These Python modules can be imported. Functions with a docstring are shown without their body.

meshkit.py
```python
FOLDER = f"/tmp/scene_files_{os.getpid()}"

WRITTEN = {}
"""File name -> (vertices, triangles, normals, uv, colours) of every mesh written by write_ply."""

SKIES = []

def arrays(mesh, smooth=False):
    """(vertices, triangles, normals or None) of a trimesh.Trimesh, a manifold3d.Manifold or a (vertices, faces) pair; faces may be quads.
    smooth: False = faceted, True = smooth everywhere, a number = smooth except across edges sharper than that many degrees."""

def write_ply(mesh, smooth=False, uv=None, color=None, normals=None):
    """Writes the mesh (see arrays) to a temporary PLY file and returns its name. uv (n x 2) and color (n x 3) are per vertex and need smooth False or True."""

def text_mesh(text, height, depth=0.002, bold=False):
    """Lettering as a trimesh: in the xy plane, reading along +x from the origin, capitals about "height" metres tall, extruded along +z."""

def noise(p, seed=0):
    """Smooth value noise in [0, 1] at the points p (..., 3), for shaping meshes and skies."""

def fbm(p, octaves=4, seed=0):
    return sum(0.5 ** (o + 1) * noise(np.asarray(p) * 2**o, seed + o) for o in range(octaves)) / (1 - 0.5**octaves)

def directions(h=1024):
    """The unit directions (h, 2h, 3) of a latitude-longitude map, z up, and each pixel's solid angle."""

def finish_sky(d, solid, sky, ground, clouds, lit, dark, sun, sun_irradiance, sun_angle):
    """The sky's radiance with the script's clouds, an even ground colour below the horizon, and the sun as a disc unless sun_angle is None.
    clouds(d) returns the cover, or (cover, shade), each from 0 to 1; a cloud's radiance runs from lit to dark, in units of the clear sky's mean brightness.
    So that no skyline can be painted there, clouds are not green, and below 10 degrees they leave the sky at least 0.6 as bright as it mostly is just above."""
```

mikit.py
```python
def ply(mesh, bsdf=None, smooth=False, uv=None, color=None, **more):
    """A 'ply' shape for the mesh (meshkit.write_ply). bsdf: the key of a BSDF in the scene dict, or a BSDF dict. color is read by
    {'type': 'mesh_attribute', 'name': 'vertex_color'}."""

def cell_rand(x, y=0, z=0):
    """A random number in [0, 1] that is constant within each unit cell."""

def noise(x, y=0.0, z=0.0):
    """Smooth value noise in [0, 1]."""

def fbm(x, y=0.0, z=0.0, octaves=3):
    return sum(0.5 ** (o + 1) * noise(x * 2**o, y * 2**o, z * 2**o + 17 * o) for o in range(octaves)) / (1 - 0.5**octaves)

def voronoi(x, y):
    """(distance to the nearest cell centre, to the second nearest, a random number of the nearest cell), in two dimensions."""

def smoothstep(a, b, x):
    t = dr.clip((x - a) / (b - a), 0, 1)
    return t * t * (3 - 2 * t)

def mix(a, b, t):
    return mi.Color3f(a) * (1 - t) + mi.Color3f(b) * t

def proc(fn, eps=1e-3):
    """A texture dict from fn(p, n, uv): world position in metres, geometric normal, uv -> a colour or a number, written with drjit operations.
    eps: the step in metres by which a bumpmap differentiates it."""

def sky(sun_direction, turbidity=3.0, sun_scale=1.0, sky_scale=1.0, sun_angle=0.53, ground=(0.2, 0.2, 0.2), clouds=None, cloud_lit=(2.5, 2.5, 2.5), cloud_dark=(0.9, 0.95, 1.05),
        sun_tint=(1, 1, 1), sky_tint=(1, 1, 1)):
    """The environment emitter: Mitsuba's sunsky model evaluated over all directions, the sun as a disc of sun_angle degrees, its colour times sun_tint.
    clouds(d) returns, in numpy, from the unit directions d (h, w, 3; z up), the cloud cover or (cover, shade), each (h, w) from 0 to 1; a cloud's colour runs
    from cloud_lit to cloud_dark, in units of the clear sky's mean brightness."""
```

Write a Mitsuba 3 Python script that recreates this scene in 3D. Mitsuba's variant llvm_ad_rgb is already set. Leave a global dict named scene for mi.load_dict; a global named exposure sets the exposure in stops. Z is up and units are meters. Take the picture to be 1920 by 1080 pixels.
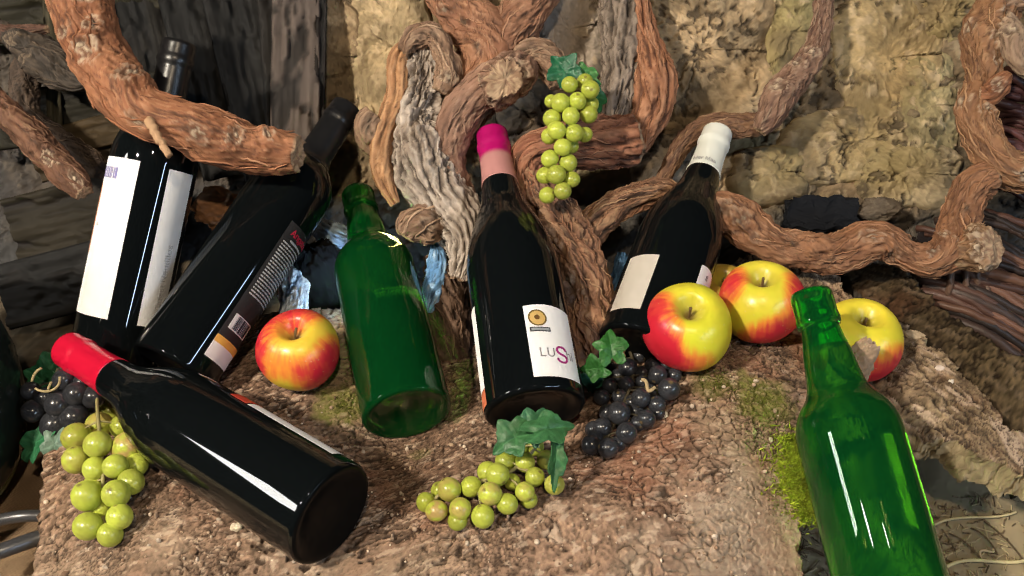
import math, random, numpy as np, trimesh, mitsuba as mi, mikit, meshkit, shapely
from scipy.interpolate import CubicSpline, PchipInterpolator, RBFInterpolator, RegularGridInterpolator
from scipy.spatial import cKDTree

random.seed(7)
T = mi.ScalarTransform4f
scene, labels = {}, {}

# ------------------------------------------------------------------ camera
F, PITCH, CAM = 1732.0, math.radians(40), np.array([0.0, 0.0, 0.70])
FWD = np.array([0, math.cos(PITCH), -math.sin(PITCH)])
UP = np.array([0, math.sin(PITCH), math.cos(PITCH)])
RIGHT = np.array([1.0, 0, 0])
scene['camera'] = {'type': 'perspective', 'fov': math.degrees(2 * math.atan(960 / F)), 'fov_axis': 'x', 'near_clip': 0.02, 'far_clip': 50.0,
                   'to_world': T().look_at(origin=CAM.tolist(), target=(CAM + FWD).tolist(), up=[0, 0, 1])}
exposure = 0.20

# ------------------------------------------------------------------ light: lamps of the room, all behind or above the camera
def rgb(*c): return {'type': 'rgb', 'value': list(c)}
scene['room_light'] = {'type': 'constant', 'radiance': rgb(0.012, 0.014, 0.016)}
def lamp(key, pos, target, shape, size, radiance, label, cat, up=(0, 0.3, 1)):
    """A lamp of the room: a housing and the glowing face that looks at the target (its long axis along up)."""
    t = T().look_at(origin=list(pos), target=list(target), up=list(up))
    if shape == 'disk':
        m = trimesh.creation.cylinder(size * 1.12, size, sections=40); m.apply_translation([0, 0, -size * .5 - .003])
        scene[key + '__bulb_face'] = {'type': 'disk', 'to_world': t @ T().scale([size, size, 1]), 'emitter': {'type': 'area', 'radiance': rgb(*radiance)}, 'bsdf': {'type': 'diffuse', 'reflectance': rgb(.1, .1, .1)}}
    else:
        m = trimesh.creation.box([2 * size[0] + .03, 2 * size[1] + .03, .05]); m.apply_translation([0, 0, -0.03])
        scene[key + '__tube_face'] = {'type': 'rectangle', 'to_world': t @ T().scale([size[0], size[1], 1]), 'emitter': {'type': 'area', 'radiance': rgb(*radiance)}, 'bsdf': {'type': 'diffuse', 'reflectance': rgb(.1, .1, .1)}}
    scene[key + '__housing'] = {**mikit.ply(m, {'type': 'diffuse', 'reflectance': rgb(.05, .05, .05)}), 'to_world': t}
    labels[key] = {'label': label, 'category': cat}
lamp('spot_lamp', (-1.05, -0.42, 1.75), (0.05, .6, .12), 'disk', 0.066, (1060, 930, 750), 'warm white key spot lamp up on the left, out of the picture', 'lamp')
lamp('spot_lamp_001', (0.10, -0.22, 1.50), (0.05, .6, .1), 'disk', 0.028, (820, 660, 470), 'smaller warm spot lamp above the viewer, out of the picture', 'lamp')
lamp('strip_light', (1.25, -0.55, 0.98), (0, .6, .15), 'rect', (0.020, 0.62), (34, 44, 56), 'cool strip light on the right, out of the picture', 'lamp', (-.55, -.8, -.08))
lamp('strip_light_001', (-2.00, -0.05, 1.30), (-.1, .4, .2), 'rect', (0.18, 0.24), (24, 23.5, 22), 'short white strip light low on the left, out of the picture', 'lamp', (.3, .9, 0.1))
bl = CAM + .885 * (FWD + (690 - 960) / F * RIGHT - (575 - 540) / F * UP)
lamp('blue_lamp', bl, bl + np.array([-.55, 1.0, .30]), 'disk', 0.009, (130, 190, 265), 'small cool blue lamp hidden behind the middle green bottle', 'lamp')

# ------------------------------------------------------------------ materials
def vc(rough, spec=0.5, **more):
    return {'type': 'twosided', 'bsdf': {'type': 'principled', 'base_color': {'type': 'mesh_attribute', 'name': 'vertex_color'}, 'roughness': rough, 'specular': spec, **more}}
def pr(color, rough, spec=0.5, **more):
    return {'type': 'twosided', 'bsdf': {'type': 'principled', 'base_color': rgb(*color), 'roughness': rough, 'specular': spec, **more}}
def bumped(b, fn, eps):
    return {'type': 'twosided', 'bsdf': {'type': 'bumpmap', 'scale': 1.0, 'texture': mikit.proc(fn, eps), 'bsdf': b['bsdf']}}
def grit(p, n, uv): return .0011 * mikit.fbm(p.x * 750, p.y * 750, p.z * 750, 3)
def rubble(p, n, uv): return .0016 * mikit.fbm(p.x * 420, p.y * 420, p.z * 420, 4)
MATS = {
    'm_bark': vc(.72, .22), 'm_cork': bumped(vc(.92, .12), grit, .0004), 'm_stone': bumped(vc(.95, .15), rubble, .0005), 'm_apple': vc(.30, .42),
    'm_grape': vc(.27, .45, sheen=.3), 'm_black_grape': vc(.22, .5), 'm_leaf': vc(.45, .4), 'm_paper': vc(.55, .25), 'm_wicker': vc(.5, .35), 'm_moss': vc(.9, .1), 'm_cloth': vc(.95, .1),
    'm_foil': vc(.20, .55, clearcoat=.3), 'm_wine': pr((.0030, .0040, .0045), .04, .40), 'm_wine_base': pr((.0030, .0035, .004), .22, .06), 'm_black_foil': pr((.008, .008, .009), .32, .45), 'm_ink': pr((.03, .03, .04), .5, .2),
    'm_red_ink': pr((.45, .02, .05), .5, .2), 'm_grey_ink': pr((.42, .42, .42), .5, .2), 'm_gold': pr((.74, .50, .18), .4, .5, metallic=.3), 'm_iron': pr((.10, .10, .105), .35, .5, metallic=.6),
    'm_dark_glass': pr((.010, .016, .013), .06, .5),
    'm_glass': {'type': 'blendbsdf', 'weight': .11, 'a': {'type': 'dielectric', 'int_ior': 1.5, 'ext_ior': 1.0, 'specular_transmittance': rgb(.26, .84, .26)}, 'b': {'type': 'plastic', 'int_ior': 1.5, 'diffuse_reflectance': rgb(.010, .28, .060)}},
    'm_liquid': {'type': 'dielectric', 'int_ior': 1.34, 'ext_ior': 1.5, 'specular_transmittance': rgb(.96, .84, .46)},
    'm_level': {'type': 'dielectric', 'int_ior': 1.34, 'ext_ior': 1.0},
}
scene.update(MATS)

# ------------------------------------------------------------------ helpers
def P(px, py, d):
    """The point at depth d (metres along the view axis) that the photograph shows at (px, py)."""
    return CAM + d * (FWD + (px - 960) / F * RIGHT - (py - 540) / F * UP)
def unit(v): v = np.asarray(v, float); return v / (np.linalg.norm(v, axis=-1, keepdims=True) + 1e-12)
def mixc(a, b, t): t = np.clip(np.asarray(t), 0, 1)[..., None]; return np.asarray(a) * (1 - t) + np.asarray(b) * t
def sstep(a, b, x): t = np.clip((x - a) / (b - a), 0, 1); return t * t * (3 - 2 * t)
def numbered(name, taken={}):
    n = taken.get(name, -1) + 1; taken[name] = n
    return name if n == 0 else f'{name}_{n:03d}'
def thing(name, label, cat, group=None):
    k = numbered(name); labels[k] = {'label': label, 'category': cat}
    if group: labels[k]['group'] = group
    return k
def put(key, mesh, mat, smooth=True, color=None):
    v, f = (mesh.vertices, mesh.faces) if hasattr(mesh, 'vertices') else mesh
    if color is not None:
        color = np.broadcast_to(np.asarray(color, float), (len(v), 3))
    scene[key] = mikit.ply((v, f), mat, smooth=smooth, color=color)
    return key
def part(parent, name, mesh, mat, smooth=True, color=None): return put(numbered(parent + '__' + name), mesh, mat, smooth, color)
def grid_faces(n, m, wrap=False):
    i, j = np.meshgrid(np.arange(n - 1), np.arange(m if wrap else m - 1), indexing='ij')
    a, b = i * m + j, i * m + (j + 1) % m
    return np.concatenate([np.stack([a, b, b + m], -1).reshape(-1, 3), np.stack([a, b + m, a + m], -1).reshape(-1, 3)])
def tube(pts, rad, sides=8):
    p = np.asarray(pts, float); n = len(p); rad = np.broadcast_to(rad, n)
    t = unit(np.gradient(p, axis=0)); ref = np.where(np.abs(t[:, 2:]) < .9, [0, 0, 1.0], [1.0, 0, 0]); a = unit(np.cross(t, ref)); b = np.cross(t, a)
    th = np.arange(sides) / sides * 2 * np.pi
    v = (p[:, None] + rad[:, None, None] * (np.cos(th)[None, :, None] * a[:, None] + np.sin(th)[None, :, None] * b[:, None])).reshape(-1, 3)
    v = np.vstack([v, p[:1], p[-1:]]); f = grid_faces(n, sides, True); k = np.arange(sides); k2 = (k + 1) % sides
    caps = np.vstack([np.stack([k * 0 + n * sides, k2, k], 1), np.stack([k * 0 + n * sides + 1, (n - 1) * sides + k, (n - 1) * sides + k2], 1)])
    return v, np.vstack([f, caps])
def spline(pts, n):
    p = np.asarray(pts, float); c = np.r_[0, np.cumsum(np.linalg.norm(np.diff(p, axis=0), axis=1))]
    return CubicSpline(c, p)(np.linspace(0, c[-1], n))
def cells(u, v, size, seed):
    """Cell pattern on points: (F1, F2, random of the nearest cell), distances in metres."""
    rs = np.random.RandomState(seed); u0, v0 = u.min() - size * 2, v.min() - size * 2
    nu, nv = int((u.max() - u0) / size) + 3, int((v.max() - v0) / size) + 3
    gu, gv = np.meshgrid(np.arange(nu), np.arange(nv), indexing='ij')
    c = np.stack([(gu + rs.rand(nu, nv) * 1.0) * size + u0, (gv + rs.rand(nu, nv) * 1.0) * size + v0], -1).reshape(-1, 2)
    d, i = cKDTree(c).query(np.stack([u, v], -1).reshape(-1, 2), k=2)
    return d[:, 0].reshape(u.shape), d[:, 1].reshape(u.shape), rs.rand(len(c))[i[:, 0]].reshape(u.shape), rs.rand(len(c))[i[:, 0]].reshape(u.shape)
def fb(x, y, z, o=4, s=0): return meshkit.fbm(np.stack(np.broadcast_arrays(x, y, z), -1), o, s)
def nz(x, y, z, s=0): return meshkit.noise(np.stack(np.broadcast_arrays(x, y, z), -1), s)

# ------------------------------------------------------------------ bottle placement (needed by the ground they stand in)
class Frame:
    def __init__(s, base, top, L, R):
        s.B, s.L, s.R = base, L, R; s.a = unit(top - base); m = base + s.a * L * .4
        v = CAM - m; s.e1 = unit(v - (v @ s.a) * s.a); s.e2 = np.cross(s.a, s.e1)
    def at(s, th, h, r):
        th, h, r = np.broadcast_arrays(th, h, r)
        return s.B + h[..., None] * s.a + r[..., None] * (np.cos(th)[..., None] * s.e1 + np.sin(th)[..., None] * s.e2)
    def hit(s, px, py):
        """(angle in degrees, height) where the ray of a pixel meets the bottle's cylinder."""
        d = unit(P(px, py, 1) - CAM); o = CAM - s.B; dp, op = d - (d @ s.a) * s.a, o - (o @ s.a) * s.a
        A, Bq, C = dp @ dp, dp @ op, op @ op - s.R ** 2; disc = Bq * Bq - A * C
        k = (-Bq - math.sqrt(max(disc, 0))) / A; q = CAM + k * d - s.B
        return math.degrees(math.atan2(q @ s.e2, q @ s.e1)), q @ s.a
    def low(s): return s.B - np.array([0, 0, s.R * math.sqrt(1 - s.a[2] ** 2)]) - 0 * s.a
def solve(bp, db, tp, L, R, far=True):
    b = P(*bp, db); ds = np.linspace(.3, 1.6, 4000); e = np.array([np.linalg.norm(P(*tp, d) - b) - L for d in ds])
    roots = ds[:-1][(e[:-1] * e[1:]) <= 0]
    d = (roots[-1] if far else roots[0]) if len(roots) else ds[np.argmin(np.abs(e))]
    return Frame(b, P(*tp, d), L, R)
B1 = solve((207, 700), .830, (337, 78), .305, .0375)
B2 = solve((324, 690), .790, (652, 200), .300, .0375)
B3 = solve((624, 966), .625, (126, 654), .300, .0375)
B4 = solve((764, 778), .770, (670, 362), .270, .0378)
B5 = solve((1004, 772), .735, (922, 250), .297, .0408)
B6 = solve((1200, 660), .805, (1346, 248), .272, .0395)
B7 = Frame(P(1519, 548, .735), P(1647, 1010, .662), .295, .039); B7 = Frame(B7.B + B7.a * .295, B7.B, .295, .039)
APPLES = [(560, 657, .80, 77), (1288, 614, .79, 83), (1427, 567, .83, 79), (1610, 638, .815, 79), (1352, 560, .875, 66)]
AP = [(P(x, y, d), r * d / F) for x, y, d, r in APPLES]

# ------------------------------------------------------------------ heights of the cork mound and the slabs
def at_z(px, py, z):
    d = P(px, py, 1) - CAM
    return CAM + d * ((z - CAM[2]) / d[2])
def height(ctrl, extra, lo=(-1.0, 0.0), hi=(1.0, 1.4), smooth=2e-5):
    p = np.array([at_z(x, y, z) for x, y, z in ctrl] + [list(e) for e in extra])
    f = RBFInterpolator(p[:, :2], p[:, 2], kernel='thin_plate_spline', smoothing=smooth)
    gx, gy = np.linspace(lo[0], hi[0], 140), np.linspace(lo[1], hi[1], 100)
    z = f(np.stack(np.meshgrid(gx, gy, indexing='ij'), -1).reshape(-1, 2)).reshape(140, 100)
    g = RegularGridInterpolator((gx, gy), z, bounds_error=False, fill_value=None, method='linear')
    return lambda x, y: g(np.stack([x, y], -1))
rest = [B1.low(), B3.low(), B5.low(), B4.low(), B2.low()] + [B3.at(0, h, .0375) * 0 + B3.B + B3.a * h - [0, 0, .0375] for h in (.06, .12, .17)]
rest += [B5.B + B5.a * .02 - [0, 0, .0408 * .95], B4.B + B4.a * .03 - [0, 0, .0378]] + [c - [0, 0, r * .90] for c, r in (AP[0], AP[1], AP[2], AP[4])]
HA = height([(75, 860, .130), (75, 1080, .115), (200, 820, .14), (300, 980, .145), (600, 1120, .135), (1000, 1090, .13), (1000, 900, .140), (1300, 1080, .122), (1490, 1080, .095), (1480, 930, .110), (1360, 880, .132), (1250, 780, .128),
             (1495, 820, .120), (1180, 720, .118), (900, 830, .125), (640, 770, .11), (560, 770, .112), (1530, 700, .118), (350, 640, .09), (900, 640, .095), (1400, 690, .126), (1250, 640, .10)], rest)
HB = height([(1340, 500, .110), (1480, 500, .125), (1600, 545, .120), (1480, 620, .10), (1700, 610, .128), (1650, 760, .108), (1560, 760, .085), (1740, 850, .105), (1900, 930, .100), (1880, 800, .125), (1780, 690, .130), (1930, 860, .112)],
            [AP[3][0] - [0, 0, AP[3][1] * .9]])
def on(hf, px, py, lift=0.0):
    """The point of a height surface under a pixel (marching along the ray), raised by lift."""
    ds = np.linspace(.4, 1.2, 1600); q = np.array([P(px, py, d) for d in ds]); below = q[:, 2] < hf(q[:, 0], q[:, 1])
    k = max(int(np.argmax(below)), 1); p = q[k]
    return p + [0, 0, lift]

# ------------------------------------------------------------------ the setting: floor, earth, wall
def cork_detail(x, y, seed, ang=0.0, stretch=1.0, tone=0):
    wob = (fb(x * 7, y * 7, seed + 1.7, 3, seed + 20) - .5) * .05                     # the grain swirls
    x, y = x + wob, y + (fb(x * 7, y * 7, seed + 4.1, 3, seed + 21) - .5) * .05
    c, s = math.cos(ang), math.sin(ang); u, v = c * x + s * y, -s * x + c * y
    wu, wv = (fb(x * 90, y * 90, seed, 4, seed) - .5) * .014, (fb(x * 90, y * 90, seed + 9.3, 4, seed + 3) - .5) * .014
    big, mid, fine = fb(x * 9, y * 9, seed, 3, seed + 1), fb(x * 45, y * 45, seed, 4, seed + 2), fb(x * 520, y * 520, seed, 2, seed + 4)
    f1, f2, r1, q1 = cells(u / stretch + wu, v + wv, .0085, seed); g1, g2, r2, q2 = cells(u / stretch + wu * 1.2, v + wv * 1.2, .0035, seed + 5)
    streak = fb(u * 70 / stretch, v * 520, seed, 3, seed + 6); flat = sstep(.5, .7, fb(x * 8, y * 8, seed + 2.2, 3, seed + 22))
    gate = sstep(.40, .56, fb(x * 30, y * 30, seed, 3, seed + 7)); gate2 = sstep(.34, .60, fb(x * 24, y * 24, 3.3, 3, seed + 8)) * (1 - .6 * flat)
    crack = np.exp(-((f2 - f1) / .00075) ** 2) * gate; crack2 = np.exp(-((g2 - g1) / .00050) ** 2) * gate2
    pit = sstep(.66, .74, fb(x * 190, y * 190, seed, 2, seed + 11)) * (.25 + .75 * flat)
    h = .0018 * (mid - .5) + .0007 * (r1 - .5) + .0005 * (r2 - .5) * (1 - .5 * flat) - .0020 * crack - .0009 * crack2 + .0010 * (fine - .5) - .0022 * pit + .0012 * (streak - .5)
    a, b = [((.315, .203, .137), (.185, .117, .080)), ((.345, .255, .160), (.190, .130, .080))][tone]
    col = mixc(a, b, sstep(.28, .72, .5 * mid + .5 * big)) * (.66 + .50 * r2 + .26 * (q1 - .5) + 1.3 * (fine - .5) + .7 * (streak - .5))[..., None]
    col = mixc(col, (.52, .39, .29), sstep(.60, .70, fb(u * 150 / stretch, v * 260, seed, 3, seed + 12)) * .75)
    col = mixc(col, (.36, .145, .085), sstep(.52, .72, fb(x * 15, y * 15, 5.5, 3, seed + 13)) * .40)
    col = mixc(col, (.40, .30, .205), sstep(.56, .70, fb(x * 6, y * 6, 2.5, 3, seed + 14)) * .45)
    col = mixc(col, (.045, .030, .021), np.clip(1.0 * crack + .95 * crack2 + .9 * pit, 0, .97))
    return h, np.clip(col, .01, .9)
def sheet(key, poly, hf, res, thick, detail, mat, edge=.004, side=(.30, .22, .14), tint=None, step=1):
    """A bark sheet: height surface over an outline, with a ragged edge that has its own thickness."""
    poly = np.asarray(poly, float); shp = shapely.Polygon(poly)
    x0, y0 = poly.min(0) - .01; x1, y1 = poly.max(0) + .01
    gx, gy = np.arange(x0, x1, res), np.arange(y0, y1, res); X, Y = np.meshgrid(gx, gy, indexing='ij')
    inside = shapely.contains_xy(shp, X + (fb(X * 110, Y * 110, .5, 3, 1) - .5) * edge * 4, Y + (fb(X * 110, Y * 110, 7.5, 3, 2) - .5) * edge * 4)
    h, col = detail(X, Y); Z = hf(X, Y) + h
    if tint is not None: col = tint(X, Y, col)
    f = grid_faces(*X.shape); f = f[inside.ravel()[f].all(1)][:, [0, 2, 1]]
    v = np.stack([X, Y, Z], -1).reshape(-1, 3); col = col.reshape(-1, 3)
    e = np.concatenate([f[:, [0, 1]], f[:, [1, 2]], f[:, [2, 0]]]); key2 = e[:, 0].astype(np.int64) * len(v) + e[:, 1]; rev = e[:, 1].astype(np.int64) * len(v) + e[:, 0]
    be = e[~np.isin(key2, rev)]; ids = np.unique(be); new = np.full(len(v), -1); layers, lc = [v], [col]; n0 = len(v); fs = [f]; prev = np.arange(len(v))
    rows = 12
    for k in range(1, rows + 1):
        m = np.full(len(v), -1); m[ids] = n0 + np.arange(len(ids)); q = v[ids].copy(); a = q[:, 0] + q[:, 1] * .7
        cen = poly.mean(0); out = unit(q[:, :2] - cen)
        rough = (fb(q[:, 0] * 150, q[:, 1] * 150, k * .35, 3, 5) - .5) * .012 + (nz(q[:, 0] * 60, q[:, 1] * 60, 0, 6) - .5) * .012
        q[:, :2] += out * (rough * min(k, 3) / 3 - .004 * (k / rows) ** 2)[:, None]; q[:, 2] -= thick * k / rows * (.75 + .5 * nz(q[:, 0] * 40, q[:, 1] * 40, 2.0, 8))
        layers.append(q); st = fb(q[:, 0] * 260, q[:, 1] * 260, k * .12, 3, 9)
        lc.append(np.clip(np.asarray(side) * (.35 + 1.3 * st)[:, None], .01, .8))
        fs.append(np.stack([be[:, 0], m[be[:, 1]], be[:, 1]], 1) if k == 1 else np.stack([prev[be[:, 0]], m[be[:, 1]], prev[be[:, 1]]], 1))
        fs.append(np.stack([be[:, 0] if k == 1 else prev[be[:, 0]], m[be[:, 0]], m[be[:, 1]]], 1))
        prev = m; n0 += len(ids)
    v, c, f = np.vstack(layers), np.vstack(lc), np.vstack(fs)
    used = np.unique(f); re = np.full(len(v), -1); re[used] = np.arange(len(used))
    put(key, (v[used], re[f]), mat, True, c[used])

# floor
gx, gy = np.meshgrid(np.linspace(-1.6, 1.6, 240), np.linspace(-.3, 1.5, 240), indexing='ij')
fc = mixc((.47, .37, .225), (.34, .265, .16), fb(gx * 9, gy * 26, 0, 4, 40)) * (.85 + .4 * (fb(gx * 60, gy * 60, 0, 3, 41) - .4))[..., None]
put('floor', (np.stack([gx, gy, gx * 0], -1).reshape(-1, 3), grid_faces(240, 240)), 'm_stone', True, fc.reshape(-1, 3)); labels['floor'] = {'kind': 'structure'}
# dark earth that fills the space between bark and wall
X, Y = np.meshgrid(np.arange(-1.1, 1.1, .005), np.arange(.56, 1.02, .005), indexing='ij')
Z = .062 + .02 * sstep(.65, .85, Y) + .10 * sstep(.78, .95, Y) + .022 * (fb(X * 14, Y * 14, 0, 4, 50) - .5) + .010 * (fb(X * 70, Y * 70, 0, 3, 51) - .5) - .075 * sstep(.63, .57, Y)
ec = mixc((.050, .040, .030), (.120, .095, .062), fb(X * 30, Y * 30, 0, 4, 52)) * (.5 + fb(X * 150, Y * 150, 0, 2, 53))[..., None]
put('earth_ground', (np.stack([X, Y, Z], -1).reshape(-1, 3), grid_faces(*X.shape)), 'm_cork', True, ec.reshape(-1, 3)); labels['earth_ground'] = {'kind': 'structure'}
# the rough stone wall: a bank that steepens
PROF = np.array([(.72, .04), (.79, .095), (.85, .15), (.91, .215), (.965, .29), (1.005, .37), (1.035, .47), (1.06, .62), (1.08, 1.0)])
ps = np.r_[0, np.cumsum(np.linalg.norm(np.diff(PROF, axis=0), axis=1))]; WY, WZ = PchipInterpolator(ps, PROF[:, 0]), PchipInterpolator(ps, PROF[:, 1])
def wall_point(x, s, out=0.0):
    ty, tz = WY(s, 1), WZ(s, 1); l = np.sqrt(ty * ty + tz * tz)
    return np.stack(np.broadcast_arrays(x, WY(s) - out * tz / l, WZ(s) + out * ty / l), -1)
def wall_uv(px, py):
    """(x, s, depth) of the wall under a pixel."""
    ds = np.linspace(.8, 1.3, 800); q = np.array([P(px, py, d) for d in ds]); k = int(np.argmax(q[:, 1] > np.interp(q[:, 2], PROF[:, 1], PROF[:, 0])))
    return q[k][0], float(np.interp(q[k][2], PROF[:, 1], ps)), ds[k]
wall = thing('stone_wall', 'rough ochre stone and plaster wall with mossy stains behind the vines', 'wall')
res = .0016; X, S = np.meshgrid(np.arange(-.82, .82, res), np.arange(.0, .56, res), indexing='ij')
def stone_look(X, S, seed, base, dark, moss):
    a, b, c = fb(X * 7, S * 7, seed, 4, seed), fb(X * 34, S * 34, seed, 4, seed + 1), fb(X * 210, S * 210, seed, 3, seed + 2)
    f1, f2, r, q = cells(X + (b - .5) * .05, S + (fb(X * 34, S * 34, 4.4, 4, seed + 3) - .5) * .05, .075, seed)
    crack = np.exp(-((f2 - f1) / .0022) ** 2) * sstep(.42, .58, fb(X * 12, S * 12, 2.2, 3, seed + 4))
    pit = sstep(.56, .66, fb(X * 150, S * 150, seed, 3, seed + 5)) * sstep(.38, .56, fb(X * 13, S * 13, 8.8, 3, seed + 9))
    e = fb(X * 90, S * 90, seed, 4, seed + 10); fine = fb(X * 480, S * 480, seed, 2, seed + 11)
    h = .014 * (a - .5) + .016 * (b - .5) + .0085 * (e - .5) + .0040 * (c - .5) + .0018 * (fine - .5) - .006 * crack - .0045 * pit + .006 * (r - .5)
    col = mixc(base, np.asarray(base) * .58, sstep(.3, .7, b)) * (.55 + .55 * c + .40 * fine)[..., None]
    col = mixc(col, (.62, .50, .34), sstep(.58, .70, e) * .45)
    col = mixc(col, moss, sstep(.46, .66, fb(X * 10, S * 10, 1.1, 4, seed + 6)) * .75)
    col = mixc(col, dark, sstep(.55, .72, fb(X * 16, S * 16, 6.1, 4, seed + 7)) * .7)
    col = mixc(col, (.05, .04, .03), np.clip(.85 * crack + .75 * pit, 0, .9))
    return h, np.clip(np.asarray(col) * (1.02, .98, .93), .01, .9)
h, col = stone_look(X, S, 60, (.33, .245, .150), (.085, .072, .055), (.21, .175, .085))
col = mixc(col, (.045, .048, .055), .80 * sstep(-.22, -.32, X + .07 * (fb(X * 9, S * 9, 3, 3, 66) - .5)))      # shade of the left corner painted into the colour
col = mixc(col, (.055, .058, .062), .85 * sstep(.17, .11, S + .12 * (fb(X * 9, S * 9, 5, 3, 67) - .5)))         # blackish towards the foot of the wall
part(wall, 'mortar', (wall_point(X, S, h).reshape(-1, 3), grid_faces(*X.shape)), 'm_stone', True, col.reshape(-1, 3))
STONES = [(1308, 96, 150, 150, 0, .022, (.46, .35, .22)), (1065, 60, 82, 96, .2, .02, (.52, .45, .38)), (1010, 215, 90, 66, 0, .018, (.48, .42, .36)), (728, 95, 96, 150, .1, .02, (.50, .40, .25)), (640, 110, 46, 150, 0, .02, (.36, .27, .17)),
          (1660, 110, 110, 120, .1, .018, (.42, .325, .18)), (1600, 268, 150, 70, .2, .016, (.38, .295, .165)), (1700, 330, 110, 62, 0, .018, (.36, .29, .18)), (1440, 330, 80, 56, .1, .02, (.38, .30, .19)), (1240, 305, 62, 52, 0, .02, (.34, .30, .25)),
          (1760, 30, 100, 50, 0, .014, (.44, .345, .19)), (1480, 60, 60, 90, 0, .012, (.40, .35, .18)), (880, 250, 60, 80, 0, .012, (.44, .36, .25)), (1740, 200, 60, 100, 0, .014, (.38, .32, .18))]
for i, (px, py, hw, hh, rot, out, base) in enumerate(STONES):
    x0, s0, d = wall_uv(px, py); k = d / F; a, b = hw * k, hh * k * 1.12
    n, m = int(2 * np.pi * max(a, b) / .0022), int(max(a, b) / .0018)
    th, rr = np.meshgrid(np.linspace(0, 2 * np.pi, n, endpoint=False), np.linspace(0.001, 1, m), indexing='ij')
    lim = (1 / (np.abs(np.cos(th)) ** 3.2 + np.abs(np.sin(th)) ** 3.2) ** (1 / 3.2)) * (.80 + .36 * fb(np.cos(th) * 2.2, np.sin(th) * 2.2, i * 3.7, 3, 70))
    u, w = a * lim * rr * np.cos(th), b * lim * rr * np.sin(th); U, W = x0 + u * math.cos(rot) - w * math.sin(rot), np.maximum(s0 + u * math.sin(rot) + w * math.cos(rot), .01)
    h, col = stone_look(U, W, 80 + 7 * i, base, (.15, .12, .08), (.29, .235, .115) if px > 1350 else np.asarray(base) * .8)
    o = .75 * out * (1 - rr ** 7) + h * .8 * sstep(1.0, .8, rr) - .02 * sstep(.93, 1.0, rr)
    part(wall, 'stone', (wall_point(U, W, o).reshape(-1, 3), grid_faces(n, m) if False else np.concatenate([grid_faces(n, m), np.concatenate([np.stack([(n - 1) * m + np.arange(m - 1), np.arange(m - 1), np.arange(1, m)], 1), np.stack([(n - 1) * m + np.arange(m - 1), np.arange(1, m), (n - 1) * m + np.arange(1, m)], 1)])])), 'm_stone', True, col.reshape(-1, 3))

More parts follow.
